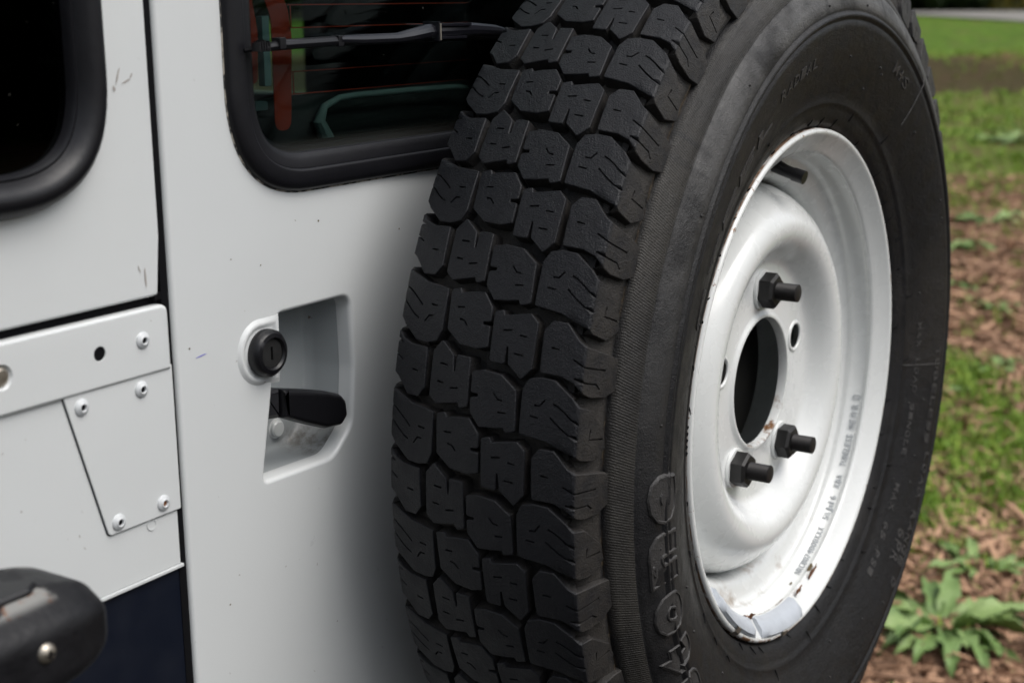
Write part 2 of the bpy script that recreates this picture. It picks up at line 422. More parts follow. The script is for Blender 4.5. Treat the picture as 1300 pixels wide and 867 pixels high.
# ------------------------------------------------------------------ ground litter and grass (uncountable)
def leafmat(name, c0, c1, sc=12, rough=.6):
    k = NT(name); geo = k.n('ShaderNodeNewGeometry')
    k.col(k.mix(k.math('ADD', k.math('MULTIPLY', geo.outputs['Random Per Island'], .7), k.math('MULTIPLY', k.noise(sc, 3), .3)), c0, c1)); k.rough(rough)
    k.b.inputs['Specular IOR Level'].default_value = .3
    return k.m
M['grass'] = leafmat('grass_blades', (.045, .16, .012), (.34, .44, .06))
M['chip'] = leafmat('bark_chips', (.055, .024, .012), (.62, .38, .24), rough=.85)
M['foliage'] = leafmat('tree_foliage', (.008, .018, .005), (.045, .075, .014))
M['foliage_y'] = leafmat('yellowing_foliage', (.03, .035, .005), (.16, .13, .015))
M['hedge'] = leafmat('undergrowth_leaves', (.018, .045, .008), (.075, .14, .022))
M['bark'] = simple('tree_bark', (.045, .035, .026), .9, nscale=20, var=.5)
kw = NT('weed_leaf'); oi = kw.n('ShaderNodeObjectInfo')
kw.col(kw.mix(kw.math('ADD', kw.math('MULTIPLY', oi.outputs['Random'], .6), kw.math('MULTIPLY', kw.noise(45, 4, .7), .5)), (.07, .15, .025), (.26, .36, .12))); kw.rough(.55); kw.bump(kw.noise(60, 4), .003); M['weed'] = kw.m
M['weed_rib'] = simple('weed_midrib', (.20, .26, .11), .5)
def place(u, az):    # polar spot in the field seen past the wheel
    a = math.radians(az); d = u
    return CAM.x+d*math.cos(a), CAM.y+d*math.sin(a)
def scatter_quads(name, n, gen, mat, label):
    V = []; Fc = []
    for i in range(n):
        q = gen()
        if q is None: continue
        for v, f in q: 
            b = len(V); V += v; Fc += [tuple(j+b for j in ff) for ff in f]
    me = bpy.data.meshes.new(name); me.from_pydata(V, [], Fc); me.materials.append(mat)
    o = bpy.data.objects.new(name, me); C.objects.link(o); prop(o, label, kind='stuff'); return o
def chip():
    u = 2.9+7.5*random.random()**1.5; x, y = place(u, random.uniform(4, 24)); un = uof(x, y)+(mnoise.noise(Vector((x*1.3, y*1.3, 0))))*1.2
    if 3.85 < un < 5.3 and random.random() < .7: return None
    L = random.uniform(.010, .045)*(1+1.2*(random.random() < .15)); W = random.uniform(.002, .010); T = random.uniform(.001, .004)
    v, f = box(-L, L, -W, W, -T, T); f = f
    v = [(a*(1-.3*(b > 0)), b, c) for a, b, c in v]
    m = Matrix.Translation((x, y, gz(x, y)+.006+.02*random.random())) @ Euler((random.gauss(0, .35), random.gauss(0, .28), random.uniform(0, 6.28))).to_matrix().to_4x4()
    return [([tuple(m @ Vector(p)) for p in v], f)]
scatter_quads('bark_mulch', 19000, chip, M['chip'], 'reddish brown bark chips and twigs strewn over the ground')
def blade(x, y, h, wd, lean):
    a = random.uniform(0, 6.28); dx, dy = math.cos(a), math.sin(a); px, py = -dy*wd, dx*wd; z = gz(x, y)
    v = [(x-px, y-py, z-.005), (x+px, y+py, z-.005), (x+dx*lean*.4+px*.8, y+dy*lean*.4+py*.8, z+h*.6), (x+dx*lean*.4-px*.8, y+dy*lean*.4-py*.8, z+h*.6), (x+dx*lean, y+dy*lean, z+h)]
    return (v, [(0, 1, 2, 3), (3, 2, 4)])
def tuft():
    u = 3.2+15*random.random()**1.3; x, y = place(u, random.uniform(6, 23)); uu = uof(x, y)
    un = uu+mnoise.noise(Vector((x*1.3, y*1.3, 0)))*1.2
    dens = 1.15*smooth(3.6, 4.3, un+random.gauss(0, .2))*(1-smooth(4.8, 5.7, un+random.gauss(0, .2)))+.08 if 3.5 < un < 5.8 else (.10 if un < 9 else .6 if un < 15.5 else .35)
    if uu > 17: dens = .8
    cl = mnoise.noise(Vector((x*2.2, y*2.2, 9)))
    if random.random() > dens*(1.0 if cl > 0 else .35): return None
    s = .7+.6*random.random()
    return [blade(x+random.gauss(0, .02), y+random.gauss(0, .02), random.uniform(.016, .055)*s, random.uniform(.0012, .003)*(1+u/9), random.uniform(.01, .06)) for _ in range(11 if 3.9 < un < 5.3 else 7)]
scatter_quads('grass', 16000, tuft, M['grass'], 'short green and yellowing grass growing in patches across the field')

# ------------------------------------------------------------------ weeds: separate plants with separate leaves
def leaf_mesh(L, W, droop, curl, wav):
    V = []; Fc = []; n = 10; m = 4
    for i in range(n+1):
        t = i/n; w_ = W*(1+.22*math.sin(t*23+L*40))*(math.sin(PI*min(1, t**.75*.97+.03)))**.8*(.25+.75*min(1, t*2.2))
        zz = L*.55*math.sin(t*PI*.55)*curl-droop*t*t*L
        for j in range(-m//2, m//2+1):
            q = j/(m/2); V.append((t*L, q*w_, zz+abs(q)*w_*.35+wav*W*math.sin(t*14+q*2)*abs(q)))
    c = m+1
    for i in range(n):
        for j in range(m): Fc.append((i*c+j, (i+1)*c+j, (i+1)*c+j+1, i*c+j+1))
    return V, Fc
leaf_data = []
for s in range(4):
    v, f = leaf_mesh(.16+.02*s, .0165+.003*s, .10+.05*s, .20+.08*s, .42)
    me = bpy.data.meshes.new('leaf'); me.from_pydata(v, [], f); me.materials.append(M['weed'])
    for p in me.polygons: p.use_smooth = True
    leaf_data.append(me)
def weed(u, az, nleaf, size, label, group='weeds in the field'):
    x, y = place(u, az); r = empty('weed_plant', (x, y, gz(x, y)+.01)); prop(r, label, 'plant', group)
    for i in range(nleaf):
        o = bpy.data.objects.new('leaf', leaf_data[random.randrange(4)]); C.objects.link(o); o.parent = r
        o.rotation_euler = (random.gauss(0, .25), -random.uniform(-.06, .24), i*2.4+random.gauss(0, .25)); s = size*random.uniform(.7, 1.15); o.scale = (s, s, s)
def az_of(px): return math.degrees(head)-math.degrees(math.atan((px-650)/1835.59/math.cos(pitch)))
weed(3.36, 15.8, 46, 1.15, 'large rosette weed with long pale green leaves on bark chips, nearest plant by the tyre', None)
weed(3.70, 14.6, 11, .75, 'low leafy weed just right of the large rosette on the bark chips', None)
weed(3.05, 16.9, 8, .4, 'small broadleaf sprig at the bottom edge below the large rosette', None)
weed(7.9, 16.4, 16, 1.3, 'bushy green weed clump on brown mulch beside the tyre, upper of two', None)
weed(7.1, 16.9, 15, 1.1, 'bushy green weed clump hugging the tyre edge, lower of two', None)
weed(8.7, 15.0, 12, 1.1, 'leafy clump furthest up the mulch near the right edge', None)
weed(6.6, 14.6, 8, .7, 'small flat weed alone on the brown mulch at the right edge', None)
weed(5.65, 14.3, 9, .7, 'bright green sprig at the right edge just above the grass patch', None)
weed(12.2, 14.2, 14, 1.5, 'distant round weed tuft in the straw below the dark bank', None)
weed(5.3, 16.0, 7, .5, 'tiny weed at the far edge of the grass patch', None)

# ------------------------------------------------------------------ trees and undergrowth beyond the road
def crown_mesh(name, n, rx, rz, cz, mat, leaf=.16, lumps=9):
    V = []; Fc = []; L = [(random.gauss(0, .45)*rx, random.gauss(0, .45)*rx, cz+random.uniform(-.75, .8)*rz, random.uniform(.28, .5)*rx) for _ in range(lumps)]
    for i in range(n):
        a = L[random.randrange(lumps)]; d = Vector((random.gauss(0, 1), random.gauss(0, 1), random.gauss(0, .8))).normalized()*a[3]*random.random()**.33
        p = Vector(a[:3])+d; e = Euler((random.uniform(0, 6.3), random.uniform(0, 6.3), random.uniform(0, 6.3))).to_matrix()
        s = leaf*random.uniform(.6, 1.4); b = len(V)
        V += [tuple(p+e @ Vector(q)) for q in ((-s, 0, 0), (0, -s*.5, .02), (s, 0, 0), (0, s*.5, .02))]; Fc.append((b, b+1, b+2, b+3))
    me = bpy.data.meshes.new(name); me.from_pydata(V, [], Fc); me.materials.append(mat); return me, L
crowns = [crown_mesh('crown', 7000, 3.3, 3.4, 4.4, m, .20, 14) for m in (M['foliage'], M['foliage'], M['hedge'], M['foliage_y'])]
def tree(u, az, kind, s, label):
    x, y = place(u, az); r = empty('tree', (x, y, .9 if u > 30 else 0)); prop(r, label, 'tree', 'trees along the far side of the road')
    me, L = crowns[kind]; c = bpy.data.objects.new('crown', me); C.objects.link(c); c.parent = r; c.scale = (s, s, s*1.1); c.rotation_euler.z = random.uniform(0, 6.3)
    parts = [tube([(0, 0, -.2), (.1, .05, 1.5), (.05, .1, 3), (0, 0, 5.2)], [.22, .18, .14, .05], 9)]
    for l in L[:7]: parts.append(tube([(0, 0, 1.2+random.random()*1.5), (l[0]*.5, l[1]*.5, l[2]*.75), (l[0], l[1], l[2])], [.09, .06, .02], 6))
    v, f = merge(parts); t = mesh_obj('trunk', v, f, M['bark'], r); t.rotation_euler.z = c.rotation_euler.z; t.scale = (s, s, s)
ORD = ['first', 'second', 'third', 'fourth', 'fifth', 'sixth', 'seventh', 'eighth', 'ninth', 'tenth', 'eleventh', 'twelfth']
tl = ['dark leafy tree', 'broad dense dark tree', 'mid green tree', 'yellowing tree']
for lo, hi, where in ((4.5, 25, 'tree beyond the road counted from the right edge'), (38, 54, 'tree seen through the rear door window counted from its right')):
    az = lo; i = 0
    while az < hi:
        kd = 3 if i == 2 and lo < 10 else (2 if i % 5 == 3 else i % 2)
        tree(37.5+random.uniform(-1.5, 2.5), az, kd, random.uniform(.95, 1.35), ORD[i]+' '+where+', '+tl[kd].replace(' tree', '')); az += random.uniform(3.0, 4.2); i += 1
# unseen foliage added as one mass to block low light from the horizon
NL = 60000; ta = np.radians(84+(rng.integers(0, 26, NL)+rng.normal(0, .12, NL))*256/26); td = rng.uniform(14.5, 19, NL)*(1-.45*np.exp(-((np.degrees(ta)-185)/45)**2))
ctr = np.stack([CAM.x+td*np.cos(ta), CAM.y+td*np.sin(ta), rng.uniform(.2, 8.2, NL)], 1)
ctr[:, 2] *= (.75+.25*np.sin(ta*9)+.2*np.sin(ta*23))
sz = rng.uniform(.12, .34, NL)[:, None]; d1 = rng.normal(size=(NL, 3)); d1 /= np.linalg.norm(d1, axis=1)[:, None]; d2 = np.cross(d1, rng.normal(size=(NL, 3))); d2 /= np.linalg.norm(d2, axis=1)[:, None]
vv = np.stack([ctr-d1*sz, ctr-d2*sz*.5, ctr+d1*sz, ctr+d2*sz*.5], 1).reshape(-1, 3)
me = bpy.data.meshes.new('sky_block_foliage'); me.from_pydata(vv.tolist(), [], np.arange(NL*4).reshape(-1, 4).tolist()); me.materials.append(M['foliage'])
o = bpy.data.objects.new('sky_block_foliage', me); C.objects.link(o); prop(o, 'unseen dark foliage added around the field to block low sky light', kind='stuff')
shrub = [crown_mesh('shrub', 3500, 1.5, .8, .75, m, .11, 9)[0] for m in (M['hedge'], M['foliage'], M['foliage_y'])]
i = 0
for lo, hi, where in ((5, 24, 'shrub at the foot of the far trees, counted from the right edge'), (38, 54, 'shrub seen through the rear door window, counted from its right')):
    az = lo; j = 0
    while az < hi:
        x, y = place(35.6+random.uniform(-.4, .5), az); kd = (0, 1, 0, 2, 1)[i % 5]
        o = bpy.data.objects.new('shrub', shrub[kd]); C.objects.link(o); o.location = (x, y, .9); o.rotation_euler.z = random.uniform(0, 6.3); o.scale = (1.1, 1.1, random.uniform(.6, 1.2))
        prop(o, ORD[j]+' '+('bright green ', 'dark ', 'yellow tinged ')[kd]+where, 'shrub', 'shrubs at the foot of the trees')
        az += random.uniform(2.2, 3.2); i += 1; j += 1

# ================================================================== VEHICLE
Y0 = .205
car = empty('off_road_vehicle', (0, Y0, 0))
prop(car, 'white and navy off-road vehicle seen close at its rear door and left corner', 'vehicle')
def W(name, vf, mat, parent=None, smooth=True, sharp=35, bevel=None):
    return mesh_obj(name, vf[0], vf[1], mat, parent or car, smooth, sharp, True, bevel, wn=bool(smooth))

# ---- rear door: pressed skin with window opening and handle pocket
pocket = round_poly([(-.4585, 1.1805), (-.386, 1.1785), (-.3645, 1.197), (-.3600, 1.240), (-.3615, 1.2935), (-.4375, 1.2935), (-.447, 1.235)], [.004, .020, .020, .05, .010, .006, .05], 6)
winD = rrect(-.475, .26, 1.376, 1.86, .072, 14)
doorO = round_poly([(-.5325, .60), (.42, .60), (.42, 2.02), (-.5325, 2.02)], .004, 3)
pocket_out = offset_poly(pocket, -.0035)
v1, f1 = plate(doorO, [pocket_out, offset_poly(winD, .004)], Y0, .030, .0032)
rp = ringloft(pocket, [(-.0035, Y0), (-.0020, Y0+.0003), (-.0008, Y0+.0014), (0, Y0+.0035), (.0006, Y0+.0130)])
door = W('rear_door', merge([(v1, f1), rp]), M['white'], sharp=45)
k = paint('shaded_grimy_pocket_paint', (.36, .385, .395), .6, .45, .1)  # greyer base paints in the pocket's shade; brown lower corner is dirt
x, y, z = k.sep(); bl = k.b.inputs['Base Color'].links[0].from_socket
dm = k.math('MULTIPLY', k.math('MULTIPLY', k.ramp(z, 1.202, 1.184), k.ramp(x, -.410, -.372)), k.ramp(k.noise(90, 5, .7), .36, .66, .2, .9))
k.col(k.mix(dm, bl, (.085, .062, .042))); M['shade_grime_paint'] = k.m
pk = ringloft(pocket, [(.0008, Y0+.0125), (.0016, Y0+.034), (.0040, Y0+.0415), (.008, Y0+.043)])
vs, fs = cdt(offset_poly(pocket, .008))
W('handle_pocket', merge([pk, ([(a, Y0+.043, b) for a, b in vs], fs)]), M['shade_grime_paint'], door, sharp=60)
# raised pad that carries the lock
pad = [(-.4392, 1.2480), (-.4376, 1.2700), (-.4376, 1.2938)]+[(-.4565+.0218*math.cos(a_*PI/180), 1.2713+.0226*math.sin(a_*PI/180)) for a_ in range(84, 281, 7)]
W('lock_surround', ringloft(pad, [(-.0012, Y0+.0006), (.0004, Y0-.0003), (.0020, Y0-.0015), (.0032, Y0-.0020), (.0046, Y0-.0018), (.0060, Y0-.0008), (.0072, Y0-.0005)], cap_last=True), M['white'], door, sharp=60)
LX, LZ = -.4530, 1.2705
lock = W('door_lock', lathe([(.0160, .000), (.0164, -.003), (.0160, -.0065), (.0140, -.0088), (.0112, -.0095), (.0100, -.0080), (.0099, -.004)], 40, (LX, Y0, LZ)), M['plastic'], door)
v, f = cdt([(LX+.0097*math.cos(a*PI/18), LZ+.0097*math.sin(a*PI/18)) for a in range(36)], [[(LX-.0011, LZ-.0048), (LX+.0011, LZ-.0048), (LX+.0011, LZ+.0048), (LX-.0011, LZ+.0048)]])
kp = merge([([(a, Y0-.0075, b) for a, b in v], f), ringloft([(LX+.0097*math.cos(a*PI/18), LZ+.0097*math.sin(a*PI/18)) for a in range(36)], [(0, Y0-.0075), (-.0003, Y0-.0068)]),
            ringloft([(LX-.0011, LZ-.0048), (LX+.0011, LZ-.0048), (LX+.0011, LZ+.0048), (LX-.0011, LZ+.0048)], [(0, Y0-.0075), (0, Y0-.002)])])
W('key_barrel', kp, M['barrel'], lock); part_box('keyhole', (LX-.0011, LX+.0011, Y0-.0042, Y0-.0035, LZ-.0048, LZ+.0048), M['black_gap'], lock)
# lever handle lying in the pocket
hp = round_poly([(-.4380, 1.2205), (-.4155, 1.2105), (-.3935, 1.2015), (-.3770, 1.2000), (-.3700, 1.2060), (-.3712, 1.2175), (-.3765, 1.2235), (-.3900, 1.2285), (-.4130, 1.2350), (-.4380, 1.2412)], [.001, .02, .01, .006, .006, .005, .008, .02, .02, .001], 4)
hd = W('door_handle', ringloft(hp, [(.0042, Y0-.0035), (.0022, Y0-.0029), (.0008, Y0-.0015), (0, Y0+.001), (0, Y0+.007), (.002, Y0+.0095)], cap_last=True, cap_first=True), M['plastic'], door, sharp=60)
nk = round_poly([(-.4560, 1.2230), (-.4380, 1.2205), (-.4370, 1.2412), (-.4560, 1.2440)], .002, 3)
W('handle_neck', ringloft(nk, [(.003, Y0+.0005), (0, Y0+.003), (0, Y0+.014)], cap_first=True, cap_last=True), simple('worn_black_metal', (.030, .030, .034), .4, .4, nscale=80, var=.4), hd)
W('pocket_rivet', lathe([(0, -.0032), (.0052, -.0030), (.0062, -.0020), (.0064, 0), (.0076, .0004)], 28, (-.3990, Y0+.0425, 1.1965)), M['white'], door)
# dirt caught in the pocket's lower corner, and the pen mark
def blot(cx, cz, rx, rz, y, n=26, rot=0, amp=.35, seed=0):
    V = [(cx, y, cz)]; Fc = []
    for i in range(n):
        a = 2*PI*i/n; q = 1+amp*mnoise.noise(Vector((math.cos(a)*1.7, math.sin(a)*1.7, seed))); X = rx*q*math.cos(a); Z = rz*q*math.sin(a)
        V.append((cx+X*math.cos(rot)-Z*math.sin(rot), y, cz+X*math.sin(rot)+Z*math.cos(rot)))
        Fc.append((0, 1+i, 1+(i+1) % n))
    return V, Fc
W('pen_mark', blot(-.5105, 1.2803, .0052, .00035, Y0-.0003, 20, .12, .3), M['ink'], door)
for (cx, cz, r_) in ((-.498, 1.1045, .0007), (-.5205, 1.287, .0006), (-.452, 1.330, .0006), (-.392, 1.352, .0008), (-.301, 1.334, .0008), (-.4795, 1.338, .0005)):
    W('dirt_speck', blot(cx, cz, r_*1.1, r_*.9, Y0-.0003, 10, 0, .4, cx*50), M['leafdirt'], door)
for (cx, cz, rx, rz, rot) in ((-.566, 1.4645, .0004, .006, -.5), (-.5625, 1.4555, .004, .0004, .35), (-.548, 1.462, .003, .0004, -.4)): pass
# ---- door window
ring = [(-.0016, Y0+.002), (-.0008, Y0-.0020), (.0012, Y0-.0046), (.0055, Y0-.0060), (.0120, Y0-.0062), (.0136, Y0-.0052), (.0140, Y0-.0040), (.0150, Y0-.0040), (.0200, Y0-.0028), (.0240, Y0-.0008), (.0250, Y0+.0012), (.0252, Y0+.003), (.030, Y0+.0065), (.030, Y0+.016), (-.0016, Y0+.016)]
W('window_seal', ringloft(winD, ring), M['seal'], door, sharp=60)
gl = offset_poly(winD, .024)
W('window_pane', ringloft(gl, [(0, Y0+.0030), (0, Y0+.0058)], cap_first=True, cap_last=True), M['glass'], door, smooth=False)
YG = Y0+.0063
def strip_bar(name, pts, label=None):
    V = [(a, YG, b) for a, b in pts]; n = len(V); V += [(a, YG+.0006, b) for a, b in pts]
    o = W(name, (V, [tuple(range(n)), tuple(range(2*n-1, n-1, -1))]+[(i, (i+1) % n, n+(i+1) % n, n+i) for i in range(n)]), M['redbar'], door, smooth=False); return o
def loose(pts, r, seg=5): return round_poly(pts, r, seg)
strip_bar('heater_bar', loose([(-.4500, 1.86-.03), (-.4500, 1.4490), (-.4390, 1.4480), (-.4368, 1.482), (-.4405, 1.500), (-.4415, 1.83)], [.002, .005, .005, .02, .01, .002]))
strip_bar('heater_bar', loose([(-.4320, 1.83), (-.4320, 1.510), (-.4235, 1.490), (-.4240, 1.4160), (-.4085, 1.4160), (-.4040, 1.478), (-.4070, 1.497), (-.4170, 1.512), (-.4170, 1.83)], [.002, .01, .02, .0075, .0075, .03, .02, .02, .002]))
for z_ in (1.4395, 1.4545, 1.4835, 1.4985, 1.5270, 1.5420, 1.57, 1.60):
    part_box('heater_wire', (-.407, .22, YG, YG+.0004, z_-.0004, z_+.0004), M['redbar'], door)
part_box('heater_wire', (-.4045, -.4036, YG+.00005, YG+.00045, 1.4839, 1.4981), M['redbar'], door)
part_box('heater_wire', (-.4045, -.4036, YG+.00005, YG+.00045, 1.4399, 1.4541), M['redbar'], door)
# wiper: arm, hinge and blade
wp = W('wiper_blade', tube([(-.4600, .1900, 1.4715), (-.44, .1890, 1.4735), (-.383, .1885, 1.4745), (-.20, .189, 1.4735), (-.05, .189, 1.472)], [.0020, .0034, .0034, .0030, .0030], 8), M['plastic'], door)
W('blade_edge', tube([(-.4640, .199, 1.4705), (-.44, .1985, 1.4722), (-.2, .1985, 1.4722), (-.05, .199, 1.471)], .0016, 6), M['black_gap'], wp)
W('wiper_strip', box(-.4410, -.383, .1868, .1895, 1.4738, 1.4766), simple('wiper_arm_paint', (.06, .06, .068), .3, .3), wp, sharp=30, bevel=(.0006, 2))
for xx in (-.4415, -.3835): W('blade_clip', box(xx-.003, xx+.003, .1850, .1925, 1.4708, 1.4782), M['plastic'], wp, bevel=(.0008, 2))
for q in range(5): W('blade_tip', box(-.4615+q*.0022, -.4602+q*.0022, .187, .194, 1.4700+.0004*(q % 2), 1.4755+.0008*(q % 3)), M['plastic'], wp)
W('wiper_arm', tube([(-.383, .1870, 1.4755), (-.36, .186, 1.4748), (-.325, .1840, 1.4748), (-.312, .1815, 1.4762), (-.294, .1800, 1.4785), (-.24, .180, 1.4790), (-.205, .181, 1.4775), (-.18, .184, 1.4745), (-.10, .184, 1.474), (.02, .186, 1.474)], [.0026, .0036, .0038, .0046, .0056, .0054, .0044, .0030, .0034, .006], 10), M['wiper'], wp)
hg = W('arm_hinge', merge([box(-.289, -.286, .1725, .1870, 1.4715, 1.4855), box(-.286, -.252, .1735, .1870, 1.4730, 1.4750), box(-.286, -.246, .1735, .1870, 1.4820, 1.4842), box(-.2855, -.252, .1780, .1865, 1.4752, 1.4818)]), M['wiper'], wp, bevel=(.0005, 2))
W('hinge_pin', tube([(-.2875, .1722, 1.4725), (-.2875, .1722, 1.4842)], .0007, 8), M['steel'], wp)

kk_ = NT('cracked_sealant_edge'); kk_.col(kk_.mix(kk_.ramp(kk_.noise(120, 4, .7), .45, .6), (.02, .02, .02), (.36, .33, .28))); kk_.rough(.7)
W('sealant_edge', ringloft(winD, [(-.0023, Y0-.0001), (-.0021, Y0-.0005), (-.0013, Y0-.0006), (-.0011, Y0+.001)]), kk_.m, door, sharp=60)
# ---- black door gap
W('door_seal', merge([box(-.5385, -.5324, Y0+.0030, Y0+.030, .60, 2.02), box(-.548, -.524, Y0+.0305, Y0+.034, .60, 2.02)]), M['black_gap'], smooth=False)

# ---- upper corner panel with quarter window
upO = round_poly([(-1.02, 1.3250), (-.5425, 1.3250), (-.5385, 1.362), (-.5385, 2.02), (-1.02, 2.02)], [.002, .002, .02, .003, .002], 3)
winL = rrect(-.955, -.577, 1.387, 1.80, .075, 14)
cp = W('corner_panel', plate(upO, [offset_poly(winL, .003)], Y0+.0005, .030, .0022), M['white'], sharp=45)
ring = [(-.0015, Y0+.003), (-.0006, Y0-.0030), (.0016, Y0-.0082), (.0060, Y0-.0125), (.0110, Y0-.0132), (.0155, Y0-.0108), (.0185, Y0-.0062), (.0196, Y0-.0045), (.0212, Y0-.0050), (.0228, Y0-.0020), (.0230, Y0+.004), (.027, Y0+.0045), (.027, Y0+.016), (-.0015, Y0+.016)]
W('window_seal', ringloft(winL, ring), M['seal'], cp, sharp=60)
W('window_pane', ringloft(offset_poly(winL, .022), [(0, Y0+.002), (0, Y0+.005)], cap_first=True, cap_last=True), M['darkglass'], cp, smooth=False)
for (cx, cz, rx, rz, rot) in ((-.5635, 1.4585, .0006, .0050, -.35), (-.5570, 1.4560, .0035, .0005, .35), (-.5530, 1.4590, .0018, .0005, .9), (-.5665, 1.452, .0010, .0018, .3), (-.5525, 1.3380, .0007, .0050, .05), (-.5570, 1.344, .0004, .0022, .3)):
    W('grime_mark', blot(cx, cz, rx, rz, Y0+.0005-.0003, 18, rot, .6, cx*99), simple('grime', (.36, .33, .31), .7), cp)
# black shadow gap line above the capping strip
W('panel_joint', merge([box(-1.02, -.5395, Y0+.006, Y0+.020, 1.3185, 1.3268), box(-.5455, -.5405, Y0+.001, Y0+.006, 1.3225, 1.3272)]), M['black_gap'], smooth=False)
# ---- waist and lower panels
W('waist_panel', plate(round_poly([(-1.02, 1.1475), (-.5378, 1.1475), (-.5378, 1.3165), (-1.02, 1.3165)], .001, 2), [], Y0+.0015, .012, .0010), M['white'], sharp=45)
W('paint_ledge', box(-1.02, -.5362, Y0+.0005, Y0+.006, 1.1452, 1.1474), M['white'], bevel=(.0005, 2))
W('lower_panel', plate(round_poly([(-1.02, .60), (-.5345, .60), (-.5352, 1.1449), (-1.02, 1.1449)], .001, 2), [], Y0+.0035, .020, .0012), M['navy'], sharp=45)
# ---- capping strip with folded edge, rivets, drilled hole
capO = round_poly([(-1.02, 1.2775), (-.5375, 1.2775), (-.5375, 1.3195), (-1.02, 1.3195)], [.001, .0015, .006, .001], 4)
hole = [(-.5935+.0046*math.cos(a*PI/12), 1.2990+.0046*math.sin(a*PI/12)) for a in range(24)]
hole2 = [(-.6630+.0075*math.cos(a*PI/12), 1.3000+.0075*math.sin(a*PI/12)) for a in range(24)]
YC = Y0-.0016
vs, fs = cdt(offset_poly(capO, .0022), [hole, hole2])
V1 = [(a, YC, b) for a, b in vs]
strip = W('capping_strip', merge([(V1, fs), ringloft(capO, [(.0022, YC), (.0012, YC+.0003), (.0004, YC+.0010), (0, YC+.0024), (0, YC+.007)]),
    ringloft(hole, [(0, YC), (.0002, YC+.0004), (.0002, YC+.0009)]), ringloft(hole2, [(0, YC), (.001, YC+.0012), (.0018, YC+.0024)], cap_last=True)]), M['white'], sharp=50)
W('drilled_hole', ([(a, YC+.0008, b) for a, b in hole], [tuple(range(24))]), M['black_gap'], strip)
gus = round_poly([(-.6220, 1.2805), (-.5955, 1.1850), (-.5362, 1.1850), (-.5362, 1.2805)], [.001, .0035, .001, .001], 4)
YP = Y0-.0002
pt = W('gusset_plate', ringloft(gus, [(.0006, YP), (.0001, YP+.0003), (0, YP+.0015)], cap_first=True), M['white'], sharp=50)
W('plate_shadow_gap', ringloft(offset_poly(gus, -.0007), [(0, YP+.00125), (.004, YP+.0012)]), M['black_gap'], pt, smooth=False)
riv = None
def rivet(x, z, y, rusty, parent, r=.0052):
    o = W('rivet', lathe([(r*1.0, .0003), (r, -.0004), (r*.93, -.0010), (r*.72, -.0016), (r*.60, -.0019), (r*.52, -.0024), (r*.42, -.0024), (r*.36, -.0019), (r*.34, -.0009)], 28, (x, y, z)), M['zinc'], parent)
    W('rivet_core', lathe([(0, -.0013), (r*.36, -.0012)], 20, (x, y, z)), M['rust'] if rusty else M['black_gap'], o)
    return o
rivet(-.5600, 1.3005, YC, False, strip)
rivet(-.5625, 1.2700, YP, False, pt); rivet(-.6090, 1.2697, YP, False, pt)
rv = rivet(-.5510, 1.1930, YP, True, pt); rv['label'] = 'white rivet with a rusty core'
rivet(-.5878, 1.1918, YP, False, pt)
W('blind_dimple', lathe([(.0042, 0), (.0038, -.0003), (.003, -.0001)], 24, (-.5605, Y0+.0012, 1.1815)), M['white'])
W('rusty_bolt', lathe([(0, -.0022), (.0040, -.0020), (.0050, -.0012), (.0056, -.0010), (.0060, .0010)], 26, (-.6630, YC+.0022, 1.3000)), M['steel'], strip)

# ---- bumper bar end at the lower left, black paint chipped along the top
k = NT('chipped_black_paint'); nn = k.noise(45, 5, .7); x, y, z = k.sep()
chipm = k.math('MULTIPLY', k.ramp(z, 1.2150, 1.2190), k.ramp(k.noise(26, 5, .6), .44, .49))
k.col(k.mix(chipm, k.mix(nn, (.003, .003, .004), (.006, .006, .008)), k.mix(k.ramp(k.noise(120, 4, .8), .52, .62), (.20, .20, .19), (.20, .08, .03)))); k.rough(k.ramp(nn, .3, .7, .42, .6)); k.b.inputs['Specular IOR Level'].default_value = (.35); k.bump(k.noise(170, 4, .6), .0005); k.bump(chipm, .0004, -1)
M['bumper'] = k.m
def bumper_mesh():
    # section in (y,z), swept along x; end closes with a rounded nose
    sec = round_poly([(.0830, 1.1720), (.1450, 1.1720), (.1450, 1.2222), (.1020, 1.2222), (.0830, 1.2080)], [.012, .010, .004, .010, .014], 6)
    cy, cz = .118, 1.198
    V = []; Fc = []; n = len(sec); st = [(-.98, 1.0)] + [(-.86+.008*i, 1.0) for i in range(15)]
    for i in range(0, 13):
        a = i/12*PI/2; st.append((-.7400+.0480*math.sin(a), max(math.cos(a), 0)**.62))
    for x_, s in st:
        for (yy, zz) in sec: V.append((x_, cy+(yy-cy)*(.35+.65*s if s > 0 else .35)*(1 if s > 0 else 0)+(0), cz+(zz-cz)*max(s, .0)))
    for i in range(len(st)-1):
        for q in range(n):
            j = (q+1) % n; Fc.append((i*n+q, i*n+j, (i+1)*n+j, (i+1)*n+q))
    Fc.append(tuple(range(n))); return V, Fc
bmp = W('bumper_bar', bumper_mesh(), M['bumper'], sharp=70)
tp = round_poly([(-.98, .1005), (-.7340, .1005), (-.7230, .108), (-.7480, .132), (-.98, .132)], [.001, .006, .004, .010, .001], 4)
V = []; n = len(tp)
for ins, zz in ((.0006, 1.2190), (0, 1.2195), (0, 1.2228), (.0014, 1.2244)): V += [(a, b, zz) for a, b in offset_poly(tp, ins)]
Fc = [(k_*n+i, k_*n+(i+1) % n, (k_+1)*n+(i+1) % n, (k_+1)*n+i) for k_ in range(3) for i in range(n)]+[tuple(range(3*n, 4*n)), tuple(range(n))]
W('bumper_top_plate', (V, Fc), M['plastic'], bmp, sharp=40)
sc = W('screw', lathe([(0, -.0030), (.0030, -.0027), (.0048, -.0012), (.0052, 0), (.0062, .0006), (.0066, .003)], 24, (-.7415, .0832, 1.1975)), M['steel'], bmp)
